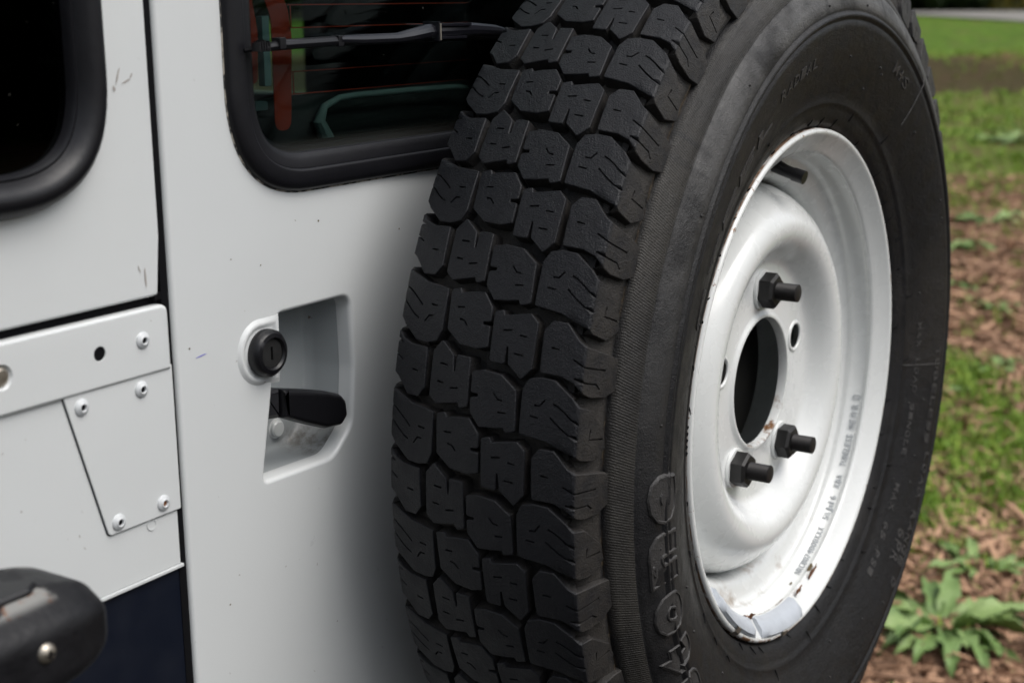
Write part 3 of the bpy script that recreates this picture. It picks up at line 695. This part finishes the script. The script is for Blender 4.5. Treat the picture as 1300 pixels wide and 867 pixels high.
W('screw_recess', merge([box(-.7440, -.7390, .0797, .0806, 1.1971, 1.1979), box(-.7419, -.7411, .0796, .0807, 1.1950, 1.2000)]), M['black_gap'], sc, smooth=False)
W('bumper_bracket', box(-.93, -.87, .14, Y0+.006, 1.178, 1.220), M['plastic'], bmp, bevel=(.003, 2))

# ---- body shell and cabin
W('body_side', merge([box(-1.05, -1.02, Y0, 3.6, .60, 2.05), box(.45, .48, Y0+.02, .3, .6, 1.3)]), M['white'], smooth=False)
W('body_corner_post', box(.425, .80, Y0, Y0+.03, .60, 2.02), M['white'], bevel=(.003, 2))
W('roof', box(-1.05, .83, Y0, 3.6, 2.05, 2.09), M['white'], bevel=(.01, 2))
W('cabin_floor', box(-1.02, .78, Y0+.036, 3.55, .58, .62), M['interior'], smooth=False)
W('cabin_lining', merge([box(-1.018, -.55, Y0+.036, Y0+.05, .62, 1.36), box(-1.018, .78, 3.50, 3.55, .62, 2.04), box(-1.018, .78, Y0+.04, 3.5, 2.03, 2.048), box(-1.018, -1.0, Y0+.05, 3.5, .62, 2.03), box(-1.0, .78, 1.95, 2.0, .62, 2.03),
     box(-.53, .42, Y0+.050, Y0+.060, .62, 1.372), box(.26, .79, Y0+.034, Y0+.05, .62, 2.03), box(-.56, -.50, Y0+.036, Y0+.05, 1.36, 2.03)]), M['interior'], smooth=False)
# right-hand side with its window opening: four surrounding boxes and a pane
sw = W('side_panel', merge([box(.78, .81, Y0+.03, 3.6, .60, 1.345), box(.78, .81, Y0+.03, 1.235, 1.345, 2.05), box(.78, .81, 1.88, 3.6, 1.345, 2.05), box(.78, .81, 1.235, 1.88, 1.90, 2.05)]), M['white'], smooth=False)
W('side_lining', merge([box(.772, .779, Y0+.05, 3.5, .60, 1.345), box(.772, .779, Y0+.05, 1.235, 1.345, 2.03), box(.772, .779, 1.88, 3.5, 1.345, 2.03)]), M['interior'], sw, smooth=False)
W('side_window', box(.790, .796, 1.235, 1.88, 1.345, 1.90), M['clearglass'], sw, smooth=False)
# cabin furniture glimpsed through the glass
seat = W('rear_seat', box(-.315, .12, .300, .36, .85, 1.428), M['interior'], bevel=(.03, 4))
fr = [(-.255, .298, 1.36), (-.272, .296, 1.392), (-.284, .294, 1.410), (-.279, .292, 1.421), (-.262, .291, 1.4265), (-.242, .290, 1.4275), (-.17, .290, 1.4275), (-.10, .290, 1.4265), (-.078, .290, 1.423), (-.062, .291, 1.414), (-.055, .293, 1.400)]
W('seat_frame', tube(fr, [.0075, .0068, .0050, .0030, .0025, .0025, .0025, .0025, .0027, .0032, .004], 10), M['teal'], seat)
W('belt_strap', box(-.2880, -.2800, .345, .352, 1.4355, 1.49), simple('pale_strap', (.20, .27, .28), .5), seat, bevel=(.001, 2))
W('seat_buckle', box(-.3740, -.3560, .280, .290, 1.4235, 1.4300), simple('pale_trim', (.12, .15, .16), .4), seat, bevel=(.001, 2))
# ---- spare wheel carrier bolted to the door
def zc(v): return (v[0], v[1], v[2]+WZ)
car_ = merge([lathe([(0, .075), (.075, .075), (.085, .080), (.085, .110), (.060, .115), (.055, .14), (.055, .200), (.12, .2048)], 48, (0, 0, WZ)), box(-.03, .40, .19, .2046, WZ-.05, WZ+.05)])
W('spare_wheel_carrier', car_, M['carrier'], sharp=40)

# ================================================================== SPARE WHEEL
sw_ = empty('spare_wheel', (0, 0, WZ))
prop(sw_, 'spare wheel with chunky black off-road tyre and white steel rim mounted on the rear door', 'wheel')
def L(name, vf, mat, parent, smooth=True, sharp=40, bevel=None): return mesh_obj(name, vf[0], vf[1], mat, parent, smooth, sharp, False, bevel)
YM = .0705
def crown_r(y): return .4038-1.45*(y-YM)**2
SP = [(-.040, .3585, -.0103), (-.036, .362, -.0100), (-.026, .3717, -.0085), (-.016, .3815, -.0068), (-.007, .3903, -.0050), (-.0022, .3950, -.0039), (-.0016, .3956, -.0030), (-.0006, .3962, -.0016)]
def surf(s):
    """arc position s (m) across the tread -> (r, y); negative s runs down the outer shoulder"""
    if s >= .0008: return crown_r(s), s
    a = SP + [(.0008, crown_r(.0008), .0008)]
    for i in range(len(a)-1):
        if s <= a[i+1][0]:
            t = max(0, (s-a[i][0])/(a[i+1][0]-a[i][0])); return a[i][1]+(a[i+1][1]-a[i][1])*t, a[i][2]+(a[i+1][2]-a[i][2])*t
def surf_n(s, h):
    r, y = surf(s); r1, y1 = surf(s-.0012); r2_, y2 = surf(s+.0012); tr, ty = r2_-r1, y2-y1; l = math.hypot(tr, ty)
    nr, nyy = ty/l, -tr/l
    return r+nr*h, y+nyy*h
# --- carcass
half = [(.2085, .012), (.2150, .0075), (.2222, .0066), (.2236, .0046), (.2262, .0004), (.2310, -.0030), (.2385, -.0058), (.2430, -.0070), (.2446, -.0090), (.2462, -.0086), (.2540, -.0120), (.2660, -.0172), (.2800, -.0224), (.2950, -.0268), (.3060, -.0291),
        (.3102, -.0300), (.3116, -.0288), (.3130, -.0288), (.3142, -.0306), (.3160, -.0312), (.3176, -.0304), (.3186, -.0286), (.3200, -.0285), (.3214, -.0295), (.3300, -.0272), (.3380, -.0236), (.3424, -.0212), (.3430, -.0202), (.3437, -.0202), (.3444, -.0204), (.3510, -.0160), (.3560, -.0122), (.3590, -.0104), (.3598, -.0050), (.3606, -.0030), (.3620, -.0034), (.3630, -.0060),
        (.3640, -.0066), (.3700, -.0048), (.3790, -.0020), (.3850, .0015), (.3885, .0070), (.3905, .0150), (.3920, .0300)]
half = [(r, y) for r, y in half]
prof = half + [(.3925, .050), (.3927, .0705)] + [(.3925, .091)] + [(r, .141-y) for r, y in reversed(half)]
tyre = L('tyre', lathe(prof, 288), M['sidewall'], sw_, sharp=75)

# --- tread block outlines: (angle in degrees, position across in mm), one 12 degree pitch
BL = {
 'S1A': ([(20.06, 35.3), (24.11, 35.2), (25.11, 31.7), (25.37, 24.0), (25.25, 13.9), (23.85, 1.2), (23.0, -4), (22.8, -13), (20.6, -29), (18.9, -31), (17.8, -20), (18.15, -6), (18.55, -2), (19.11, 7.4), (19.63, 15.8)],
         [[(22.82, 26.5), (22.82, 22.5), (23.45, 19.0)], [(21.79, 29.0), (21.69, 22.8)], [(23.2, 13.5), (22.9, 9.1), (22.45, 4.7), (21.9, .5), (21.5, -3)], [(21.9, 15.0), (21.4, 10.8), (20.9, 6.2), (20.45, 1.6), (20.1, -3.2)], [(21.0, -15), (20.0, -14.0), (19.9, -28)]]),
 'S1B': ([(13.98, 24.4), (17.78, 25.4), (18.7, 20.5), (18.68, 10.7), (17.2, 1.4), (16.7, -4), (16.3, -28), (16.0, -36), (12.9, -36.5), (12.2, -26), (12.15, -12), (12.45, -5), (12.75, -2.2), (13.38, 1), (13.86, 9.7)],
         [[(16.32, 19.2), (16.22, 13.4)], [(15.5, 3.5), (14.92, -2.3), (14.88, -9.2), (14.85, -24)], [(13.75, 1.5), (13.46, -4.3), (13.4, -16.0), (12.9, -20)]]),
 'C1A': ([(18.87, 63.5), (19.1, 57.8), (18.62, 56.4), (18.72, 51.5), (19.07, 37.1), (18.35, 31.5), (14.12, 31.6), (13.1, 37.8), (14.30, 48.3), (15.9, 49.6), (15.9, 51.9), (14.27, 52.3), (14.36, 62.5)],
         [[(17.3, 55.6), (17.43, 48.6)], [(17.04, 42.9), (16.96, 37.2)], [(15.28, 45.1), (15.2, 38.4)]]),
 'C1B': ([(25.02, 74.7), (25.29, 66.1), (25.07, 52.5), (23.86, 41.0), (20.12, 39.5), (19.9, 46.0), (20.35, 47.5), (20.17, 55.3), (20.07, 66.4), (21.35, 74.0), (22.6, 74.3), (22.7, 68.5), (23.15, 68.3), (23.2, 74.4)],
         [[(23.36, 56.8), (22.85, 53.5), (22.77, 49.8)], [(21.63, 52.7), (21.67, 46.4)]]),
}
R0 = .4030
def mir(p, A): return (A-p[0], 141.0-p[1])
BLM = {}
for kk, (o, sp) in BL.items():
    BLM[kk] = (o, sp)
    A_ = 28.6+ (12 if kk.endswith('B') and kk[0] == 'C' else 0) + (0 if kk[0] == 'C' else (12 if kk == 'S1A' else 0))
    BLM[kk.replace('1', '2')] = ([mir(q, A_) for q in o], [[mir(q, A_) for q in s_] for s_ in sp])
def sm(s):     # mirror side: position measured from the far shoulder
    return s
def make_block(key):
    o, sipes = BLM[key]; far = key[1] == '2'
    conv = (lambda p: (p[0], (141.0-p[1]) if far else p[1]))
    toU = lambda p: (math.radians(conv(p)[0])*R0, conv(p)[1]*.001)
    out = [toU(p) for p in o]
    out = round_poly(out, .0011, 2)
    # densify long edges so walls follow the curved tread
    dn = []
    for i in range(len(out)):
        a, b = out[i], out[(i+1) % len(out)]; l = math.hypot(b[0]-a[0], b[1]-a[1]); m = max(1, int(l/.007))
        for q in range(m): dn.append((a[0]+(b[0]-a[0])*q/m, a[1]+(b[1]-a[1])*q/m))
    out = offset_poly(dn, -.0007); inn = offset_poly(out, .0005)
    holes = []
    for s_ in sipes:
        P_ = [Vector(toU(p)) for p in s_]; w_ = .00062; A1 = []; B1 = []
        for i, p in enumerate(P_):
            t = (P_[min(i+1, len(P_)-1)]-P_[max(i-1, 0)]).normalized(); nn_ = Vector((-t.y, t.x))*w_
            A1.append(tuple(p+nn_)); B1.append(tuple(p-nn_))
        hpoly = A1+B1[::-1]
        if all(pip(q, inn) for q in hpoly): holes.append(hpoly)
    ux = [p[0] for p in out]; uy = [p[1] for p in out]; pts = []
    if min(uy) < -.01:
        a = min(ux)
        while a < max(ux):
            for b in (-.0014, -.0024):
                if pip((a, b), inn) and segdist((a, b), inn) > .0006 and all(not pip((a, b), h) and segdist((a, b), h) > .0006 for h in holes): pts.append((a, b))
            a += .0011
    a = min(ux)
    while a < max(ux):
        b = min(uy)
        while b < max(uy):
            q = (a+.0003, b+.0002)
            if pip(q, inn) and segdist(q, inn) > .002 and abs(q[1]+.0019) > .0015 and all(segdist(q, h) > .0012 for h in holes): pts.append(q)
            b += .0058
        a += .0058
    vs, fs = cdt(out, holes, [inn], pts)
    def to3(u_, s_, h):
        r, y = surf_n(s_, h)
        if far: y = .141-y
        a_ = u_/R0
        return (-r*math.cos(a_), y, r*math.sin(a_))
    outset = {(round(p[0], 6), round(p[1], 6)) for p in out}
    V = []; edge = []
    for p in vs:
        e = segdist(p, out) < 2e-5; edge.append(e); V.append(to3(p[0], p[1], -.00045 if e else 0))
    Fc = list(fs)
    def depth(s_): return .0125 if s_ > .002 else max(.0048, .0125+(s_-.002)*.6)
    n = len(V); no = len(out); ctr = (sum(ux)/no, sum(uy)/no)
    lower = offset_poly(out, -.0010)
    V += [to3(p[0], p[1], -.00045) for p in out]; V += [to3(q[0], q[1], -depth(q[1])) for q in lower]
    for i in range(no): j = (i+1) % no; Fc.append((n+i, n+j, n+no+j, n+no+i))
    for h in holes:
        n = len(V); m = len(h); V += [to3(p[0], p[1], 0) for p in h]; V += [to3(p[0], p[1], -.0030) for p in h]
        for i in range(m): j = (i+1) % m; Fc.append((n+i, n+j, n+m+j, n+m+i))
        Fc.append(tuple(range(n+m, n+2*m)))
    me = bpy.data.meshes.new('tread_block'); me.from_pydata(V, [], Fc)
    bm = bmesh.new(); bm.from_mesh(me); bmesh.ops.remove_doubles(bm, verts=bm.verts, dist=2e-5); bmesh.ops.recalc_face_normals(bm, faces=bm.faces)
    # orient outward
    tot = sum((f.normal.dot(f.calc_center_median().normalized()))*f.calc_area() for f in bm.faces)
    if tot < 0: bmesh.ops.reverse_faces(bm, faces=bm.faces)
    for f in bm.faces: f.smooth = True
    for e in bm.edges:
        if len(e.link_faces) == 2 and e.calc_face_angle(0) > math.radians(22): e.smooth = False
    bm.to_mesh(me); bm.free(); me.materials.append(M['tread']); return me
blocks = {kk: make_block(kk) for kk in BLM}
for kstep in range(30):
    for kk, me in blocks.items():
        o = bpy.data.objects.new('tread_block', me); C.objects.link(o); o.parent = tyre; o.rotation_euler.y = math.radians(12*kstep)
# thin tie bars between shoulder lugs, moulded onto the carcass
parts = []
for kstep in range(30):
    for (a0, a1, y0) in ((17.9, 19.2, .006), (24.4, 26.2, .006), (18.9, 20.3, .108), (13.9, 15.4, .122)):
        aa = [math.radians(a0+12*kstep+(a1-a0)*q/2) for q in range(3)]
        for sgn in (0,):
            V = []; wd = .0045
            for a_ in aa:
                for yy in (y0-wd/2, y0+wd/2):
                    for rr in (crown_r(yy)-.013, crown_r(yy)-.0070): V.append((-rr*math.cos(a_), yy, rr*math.sin(a_)))
            Fc = []
            for q in range(2):
                b = q*4; Fc += [(b, b+4, b+5, b+1), (b+1, b+5, b+7, b+3), (b+3, b+7, b+6, b+2)]
            parts.append((V, Fc))
v, f = merge(parts); ob = L('tie_bars', (v, f), M['tread'], tyre, smooth=False); prop(ob, kind='stuff')

# --- moulded writing: glyph meshes bent round the sidewall
def half_y(r):
    a = half
    for i in range(len(a)-1):
        if a[i][0] <= r <= a[i+1][0] and a[i+1][0] > a[i][0]:
            t = (r-a[i][0])/(a[i+1][0]-a[i][0]); return a[i][1]+(a[i+1][1]-a[i][1])*t
    return 0
_gc = {}
def glyph(ch, outline=None, off=.02, extr=.5, shear=0):
    key = (ch, outline, off, shear)
    if key in _gc: return _gc[key]
    cu = bpy.data.curves.new('g', 'FONT'); cu.body = ch; cu.size = 1; cu.resolution_u = 3; cu.shear = shear
    if outline: cu.fill_mode = 'NONE'; cu.bevel_depth = outline; cu.bevel_resolution = 1; cu.offset = off
    else: cu.extrude = .02; cu.offset = off
    o = bpy.data.objects.new('g', cu); C.objects.link(o); dg = bpy.context.evaluated_depsgraph_get(); dg.update()
    me = bpy.data.meshes.new_from_object(o.evaluated_get(dg)); 
    V = [tuple(v.co) for v in me.vertices]; Fc = [tuple(p.vertices) for p in me.polygons]
    bpy.data.objects.remove(o); bpy.data.curves.remove(cu); bpy.data.meshes.remove(me); _gc[key] = (V, Fc); return _gc[key]
def sidewall_glyph(ch, a0, a1, rl, rh, h0, h1, outline=None, off=.02, shear=0, ref=None):
    """glyph box from world angle a0 (start of reading) to a1 (degrees, decreasing), radii rl..rh"""
    V, Fc = glyph(ch, outline, off, shear=shear)
    xs_ = [v[0] for v in V]; ys_ = [v[1] for v in V]; zs_ = [v[2] for v in V]
    x0, x1, y0, y1, z0, z1 = min(xs_), max(xs_), min(ys_), max(ys_), min(zs_), max(zs_)
    out = []
    for x_, y_, z_ in V:
        a = math.radians(a0+(a1-a0)*(x_-x0)/(x1-x0)); r = rl+(rh-rl)*(y_-y0)/(y1-y0); h = h0+(h1-h0)*(z_-z0)/(z1-z0)
        out.append((r*math.cos(a), half_y(r)-h, r*math.sin(a)))
    return out, Fc
word = [('e', 183.4, 177.0, .3010, .3345), ('n', 192.6, 184.6, .3010, .3345), ('o', 199.4, 193.2, .3010, .3345), ('t', 206.2, 201.3, .3005, .3365), ('s', 213.6, 207.6, .3010, .3345), ('e', 221.4, 215.0, .3010, .3345), ('r', 228.0, 223.0, .3010, .3345), ('i', 231.6, 229.2, .3010, .3345), ('F', 240.5, 233.4, .3000, .3375)]
for ch, a0, a1, rl, rh in word:
    g1_ = sidewall_glyph(ch, a0, a1, rl, rh, -.0004, .0009, None, .045, .15)
    g2_ = sidewall_glyph(ch, a0+.15, a1-.15, rl-.0008, rh+.0008, -.0006, .0020, .022, .055, .15)
    L('raised_letter', merge([g1_, g2_]), M['letter'], tyre, smooth=True, sharp=40)
def small_text(txt, a_start, dirn, pitch, rl, rh, h=.0009, name='raised_letter'):
    a = a_start; ps = []
    for ch in txt:
        if ch != ' ': ps.append(sidewall_glyph(ch, a, a+dirn*pitch*.78, rl, rh, -.0003, h, None, .01))
        a += dirn*pitch
    v, f = merge(ps); o = L('moulded_lettering', (v, f), M['letter'], tyre, smooth=True, sharp=40); return o
small_text('STEEL', 158, -1, 8.2, .270, .282, .0009); small_text('RADIAL', 116, -1, 2.6, .281, .290, .0006)
small_text('M+S', 66, -1, 2.8, .290, .300, .0007)
small_text('TUBELESS', -4, -1, 2.5, .293, .301, .0006); small_text('LOAD RANGE D', -25, -1, 2.4, .300, .308, .0006)
small_text('MAX LOAD SINGLE', 2, -1, 2.0, .262, .268, .0005); small_text('6PR', -42, -1, 2.6, .285, .297, .0006); small_text('MAX 65 PSI', -34, -1, 2.3, .262, .269, .0005)
# spew whiskers, nubs and the seam on the sidewall
parts = []
for i in range(46):
    a = math.radians(i*360/46+random.gauss(0, 1.5)); r0 = random.choice((.2245, .2265, .246, .235)); ln = random.uniform(.004, .009)
    t = Vector((math.cos(a), 0, math.sin(a))); tt = Vector((-math.sin(a), 0, math.cos(a)))*random.choice((0, .3, .9))
    p0 = t*r0; p0.y = half_y(r0)-.0006; d = (t+tt).normalized()*ln; p1 = p0+d; p1.y = half_y(p1.xz.length)-.0016
    parts.append(tube([p0, (p0+p1)/2+Vector((0, -.0003, 0)), p1], [.0007, .0006, .0003], 5))
v, f = merge(parts); o = L('mould_whiskers', (v, f), M['black_gap'], tyre); prop(o, kind='stuff')
parts = []
for i in range(60):
    a = random.uniform(0, 2*PI); r0 = random.choice((.262, .282, .300, .326, .333))+random.gauss(0, .002); c_ = (r0*math.cos(a), half_y(r0), r0*math.sin(a))
    parts.append(lathe([(0, -.0013), (.0008, -.0011), (.0011, 0)], 7, c_))
v, f = merge(parts); o = L('moulding_nubs', (v, f), M['letter'], tyre); prop(o, kind='stuff')
for deg in (52.0, -7.5): 
    a = math.radians(deg); pth = []
    for q in range(9):
        r = .272+.050*q/8 if deg > 0 else .246+.075*q/8; aa = a+(.0016*q if deg > 0 else 0); pth.append((r*math.cos(aa), half_y(r)+.0002, r*math.sin(aa)))
    L('mould_seam', tube(pth, .0007, 6), M['letter'], tyre)
# dot triangle on the bead near the lip (left)
parts = [lathe([(0, -.0012), (.0011, -.001), (.0013, 0)], 7, ((.236+dr)*math.cos(math.radians(d_)), half_y(.236+dr), (.236+dr)*math.sin(math.radians(d_)))) for d_ in (174, 175.2, 176.4, 177.6, 178.8) for dr in (0, .003)]
v, f = merge(parts); o = L('bead_dots', (v, f), M['black_gap'], tyre); prop(o, kind='stuff')

# --- rim
lip = [(.2100, .0170), (.2165, .0085), (.2205, .0078), (.2226, .0070), (.2234, .0050), (.2234, .0010), (.2226, -.0012), (.2208, -.0024), (.2188, -.0018), (.2172, -.0002), (.2145, .0022), (.2108, .0054), (.2078, .0078), (.2050, .0098), (.2032, .0114), (.2028, .0128), (.2036, .0142), (.2048, .0158), (.2044, .0180), (.2022, .0256), (.2002, .0274), (.1996, .0290), (.1984, .0308), (.1990, .0330),
       (.1972, .0355), (.1930, .0375), (.1880, .0392), (.1830, .0415), (.1795, .0450), (.1776, .0500), (.1768, .0570), (.1766, .0850), (.1790, .0900), (.1850, .0930), (.1940, .0960), (.1985, .1010), (.2000, .1120), (.2030, .1260), (.2080, .1350), (.2150, .1400), (.2232, .1400)]
rim = L('rim', lathe(lip, 256), M['rim'], sw_, sharp=80)
# centre disc: dished, with five slots where it meets the well
discp = [(.1030, .0415), (.1062, .0408), (.1095, .0385), (.1130, .0345), (.1175, .0290), (.1225, .0235), (.1280, .0200), (.1335, .0184), (.1390, .0182), (.1445, .0198), (.1500, .0232), (.1550, .0285), (.1595, .0355), (.1635, .0440), (.1665, .0530), (.1685, .0640), (.1690, .0720)]
V = []; NS = 200
for i in range(NS):
    a = 2*PI*i/NS
    slot = max(0, math.cos(2*(a-math.radians(122+0))))**2
    for r, y in discp:
        g_ = max(0, (r-.150)/.019); rr = r+g_*(.0076-.0170*slot); V.append((rr*math.cos(a), y, rr*math.sin(a)))
P_ = len(discp); Fd = [(i*P_+q, i*P_+q+1, ((i+1) % NS)*P_+q+1, ((i+1) % NS)*P_+q) for i in range(NS) for q in range(P_-1)]
holesC = []; studA = [90, 18, -54, -126, 162]
for sa in studA:
    cx, cz = .08255*math.cos(math.radians(sa)), .08255*math.sin(math.radians(sa))
    holesC.append([(cx+.0150*math.cos(q*PI/18), cz+.0150*math.sin(q*PI/18)) for q in range(36)])
outc = [(.1030*math.cos(2*PI*i/NS), .1030*math.sin(2*PI*i/NS)) for i in range(NS)]; inc = [(.0645*math.cos(2*PI*i/96), .0645*math.sin(2*PI*i/96)) for i in range(96)]
vs, fs = cdt(outc, [inc]+holesC)
face = ([(a, .0415, b) for a, b in vs], fs)
bossp = [(.0150, .0415), (.0145, .0406), (.0135, .0401), (.0124, .0401), (.0114, .0406), (.0110, .0415), (.0112, .0422)]
bosses = [lathe(bossp, 36, (.08255*math.cos(math.radians(sa)), 0, .08255*math.sin(math.radians(sa)))) for sa in studA]
hub = lathe([(.0645, .0415), (.0625, .0408), (.0606, .0392), (.0590, .0384), (.0576, .0388), (.0570, .0402), (.0570, .0470)], 96)
disc = L('wheel_disc', merge([(V, Fd), face, hub]+bosses), M['rim'], rim, sharp=50)
# rusty washers of bare metal in the two open holes
for sa in (18, 162):
    c_ = (.08255*math.cos(math.radians(sa)), 0, .08255*math.sin(math.radians(sa)))
    0 and L('stud_hole_edge', lathe([(.0122, .0385), (.0108, .0393), (.0101, .0420), (.0100, .047)], 30, c_), M['rust'], rim)
    L('stud_hole_back', lathe([(0, .0480), (.0145, .0480)], 20, c_), M['carrier'], rim)
# --- nuts and studs
def hexprism(rad_, y0, y1, c, rot):
    pts = [(rad_*math.cos(rot+q*PI/3), rad_*math.sin(rot+q*PI/3)) for q in range(6)]
    V = []; Fc = []
    P3 = round_poly(pts, .0006, 1); n = len(P3)
    for s, y in ((.86, y0), (1, y0+.0022), (1, y1-.001), (.93, y1)): V += [(c[0]+a*s, y, c[2]+b*s) for a, b in P3]
    for q in range(3):
        for i in range(n): Fc.append((q*n+i, q*n+(i+1) % n, (q+1)*n+(i+1) % n, (q+1)*n+i))
    Fc += [tuple(range(n)), tuple(range(3*n, 4*n))]
    return V, Fc
for sa, rot, lab in ((90, .35, 'black hexagonal nut above the centre bore'), (-54, .1, 'black hexagonal nut right below the centre bore'), (-126, .5, 'black hexagonal nut left below the centre bore')):
    c_ = (.08255*math.cos(math.radians(sa)), 0, .08255*math.sin(math.radians(sa)))
    nut = L('wheel_nut', hexprism(.0158, .0262, .0400, c_, rot), M['nut'], sw_, smooth=True, sharp=20); nut['label'] = lab
    rings_ = []; 
    for q in range(16): yy = .0262-.0180*q/15; rings_ += [(.0073, yy), (.0078, yy-.0006)]
    L('stud', merge([lathe(rings_+[(.0070, .0072), (0, .0070)], 24, c_)]), M['stud'], nut, sharp=60)
    L('washer', lathe([(.0125, .0386), (.0172, .0388), (.0176, .0396), (.0176, .0414)], 32, c_), M['rim'], nut)
# --- valve stem: rooted in the rim well, leaning outwards
va = math.radians(86); vb = Vector((.196*math.cos(va), .040, .196*math.sin(va)))
def vpt(d, y): return (d*math.cos(va), y, d*math.sin(va))
vs_ = L('valve_stem', merge([tube([vpt(.1935, .046), vpt(.1900, .038), vpt(.1862, .029), vpt(.1835, .0205)], [.0088, .0062, .0054, .0052], 16), tube([vpt(.1835, .0206), vpt(.1808, .0105)], [.0060, .0060], 16)]), M['plastic'], rim, sharp=40)
# --- clip-on balance weights
def weight(a0, a1, lab):
    V = []; Fc = []; N_ = 22
    for i in range(N_+1):
        a = math.radians(a0+(a1-a0)*i/N_); t = i/N_; e = min(1, .35+min(t, 1-t)*9)
        sec = [(.2185, -.0020), (.2160, -.0042*e), (.2120, -.0032*e+.0002), (.2068, .0012+.004*(1-e)), (.2036, .0068), (.2030, .0120), (.2058, .0130), (.2088, .0085), (.2150, .0022)]
        for r, y in sec: V.append((r*math.cos(a), y, r*math.sin(a)))
    n = 9
    for i in range(N_):
        for q in range(n): Fc.append((i*n+q, i*n+(q+1) % n, (i+1)*n+(q+1) % n, (i+1)*n+q))
    Fc += [tuple(range(n)), tuple(range(N_*n, N_*n+n))]
    o = L('balance_weight', (V, Fc), M['lead'], rim, sharp=50); o['label'] = lab
    ac = math.radians(a0+(a1-a0)*.5)
    cl = []
    for da in (-1.2, 1.2):
        a = ac+math.radians(da)
        for r, y in ((.2085, .0060), (.2130, .0005), (.2170, -.0046), (.2215, -.0034), (.2245, .0010)): cl.append((r*math.cos(a), y-.0003, r*math.sin(a)))
    L('weight_clip', (cl, [(i, i+1, i+6, i+5) for i in range(4)]), M['steel'], o)
weight(-139, -114.5, 'grey clip-on balance weight, left of the pair at the bottom of the rim')
weight(-110.5, -86, 'grey clip-on balance weight, right of the pair at the bottom of the rim')
def rimdecal(name, a0, a1, y0, y1, mat, seed, n=14):
    V = []; Fc = []
    def rr(y):
        for i in range(len(lip)-1):
            if lip[i][1] <= y <= lip[i+1][1] and i > 11: t = (y-lip[i][1])/(lip[i+1][1]-lip[i][1]+1e-9); return lip[i][0]+(lip[i+1][0]-lip[i][0])*t
        return .2
    ac, yc = (a0+a1)/2, (y0+y1)/2; V.append((ac, yc))
    for i in range(n):
        t = 2*PI*i/n; q = 1+.5*mnoise.noise(Vector((math.cos(t)*2, math.sin(t)*2, seed))); V.append((ac+(a1-a0)/2*q*math.cos(t), yc+(y1-y0)/2*q*math.sin(t)))
    W3 = []
    for a, y in V: r = rr(y)-.0006-.0006*random.random(); W3.append((r*math.cos(math.radians(a)), y, r*math.sin(math.radians(a))))
    return L(name, (W3, [(0, 1+i, 1+(i+1) % n) for i in range(n)]), mat, rim)
rimdecal('stuck_leaf_bit', -73.0, -69.6, .0105, .0140, M['leafdirt'], 1)
rimdecal('stuck_leaf_bit', -80.0, -78.6, .0185, .0205, M['leafdirt'], 2)
rimdecal('rust_patch', -75.0, -69.5, .0065, .0100, M['rust'], 3)
rimdecal('rust_patch', -84.0, -80.5, .0055, .0090, M['rust'], 4)
rimdecal('rust_patch', -114.0, -111.2, .0040, .0150, M['rust'], 5)
rimdecal('rust_patch', -104.0, -96.0, .0142, .0158, M['rust'], 6)
rimdecal('rust_patch', -93.0, -87.0, .0140, .0156, M['rust'], 8)
# stamped code inside the bead seat
def rimtext(txt, a0, a1, y0, y1):
    ps = []; n = len(txt); da = (a1-a0)/n
    for i, ch in enumerate(txt):
        if ch == ' ': continue
        V, Fc = glyph(ch, None, .0)
        zs_ = [v[2] for v in V]; x0 = min(v[0] for v in V); x1 = max(v[0] for v in V); out = []
        for x_, y_, z_ in V:
            a = math.radians(a0+da*(i+.08+.80*(x_-x0)/max(x1-x0, .05)*(1 if x1-x0 > .15 else .4))); y = y0+(y1-y0)*min(y_/.70, 1.15)
            r = .2040+(y-.0160)*(.2020-.2040)/.008-(.0004 if z_ > 0 else .0)
            out.append((r*math.cos(a), y, r*math.sin(a)))
        ps.append((out, Fc))
    v, f = merge(ps); return L('stamped_code', (v, f), M['text'], rim, smooth=False)
rimtext('NRC8074000XXX', -74.8, -56, .0175, .0232); rimtext('5\u00bdJx16', -53.5, -45.5, .0175, .0232); rimtext('KBA', -43, -39, .0175, .0232)
rimtext('TUBELESS', -36.5, -27, .0175, .0232); rimtext('MADE IN UK', -25.5, -18.5, .0175, .0232); rimtext('O', -17.2, -15.6, .0165, .0242)
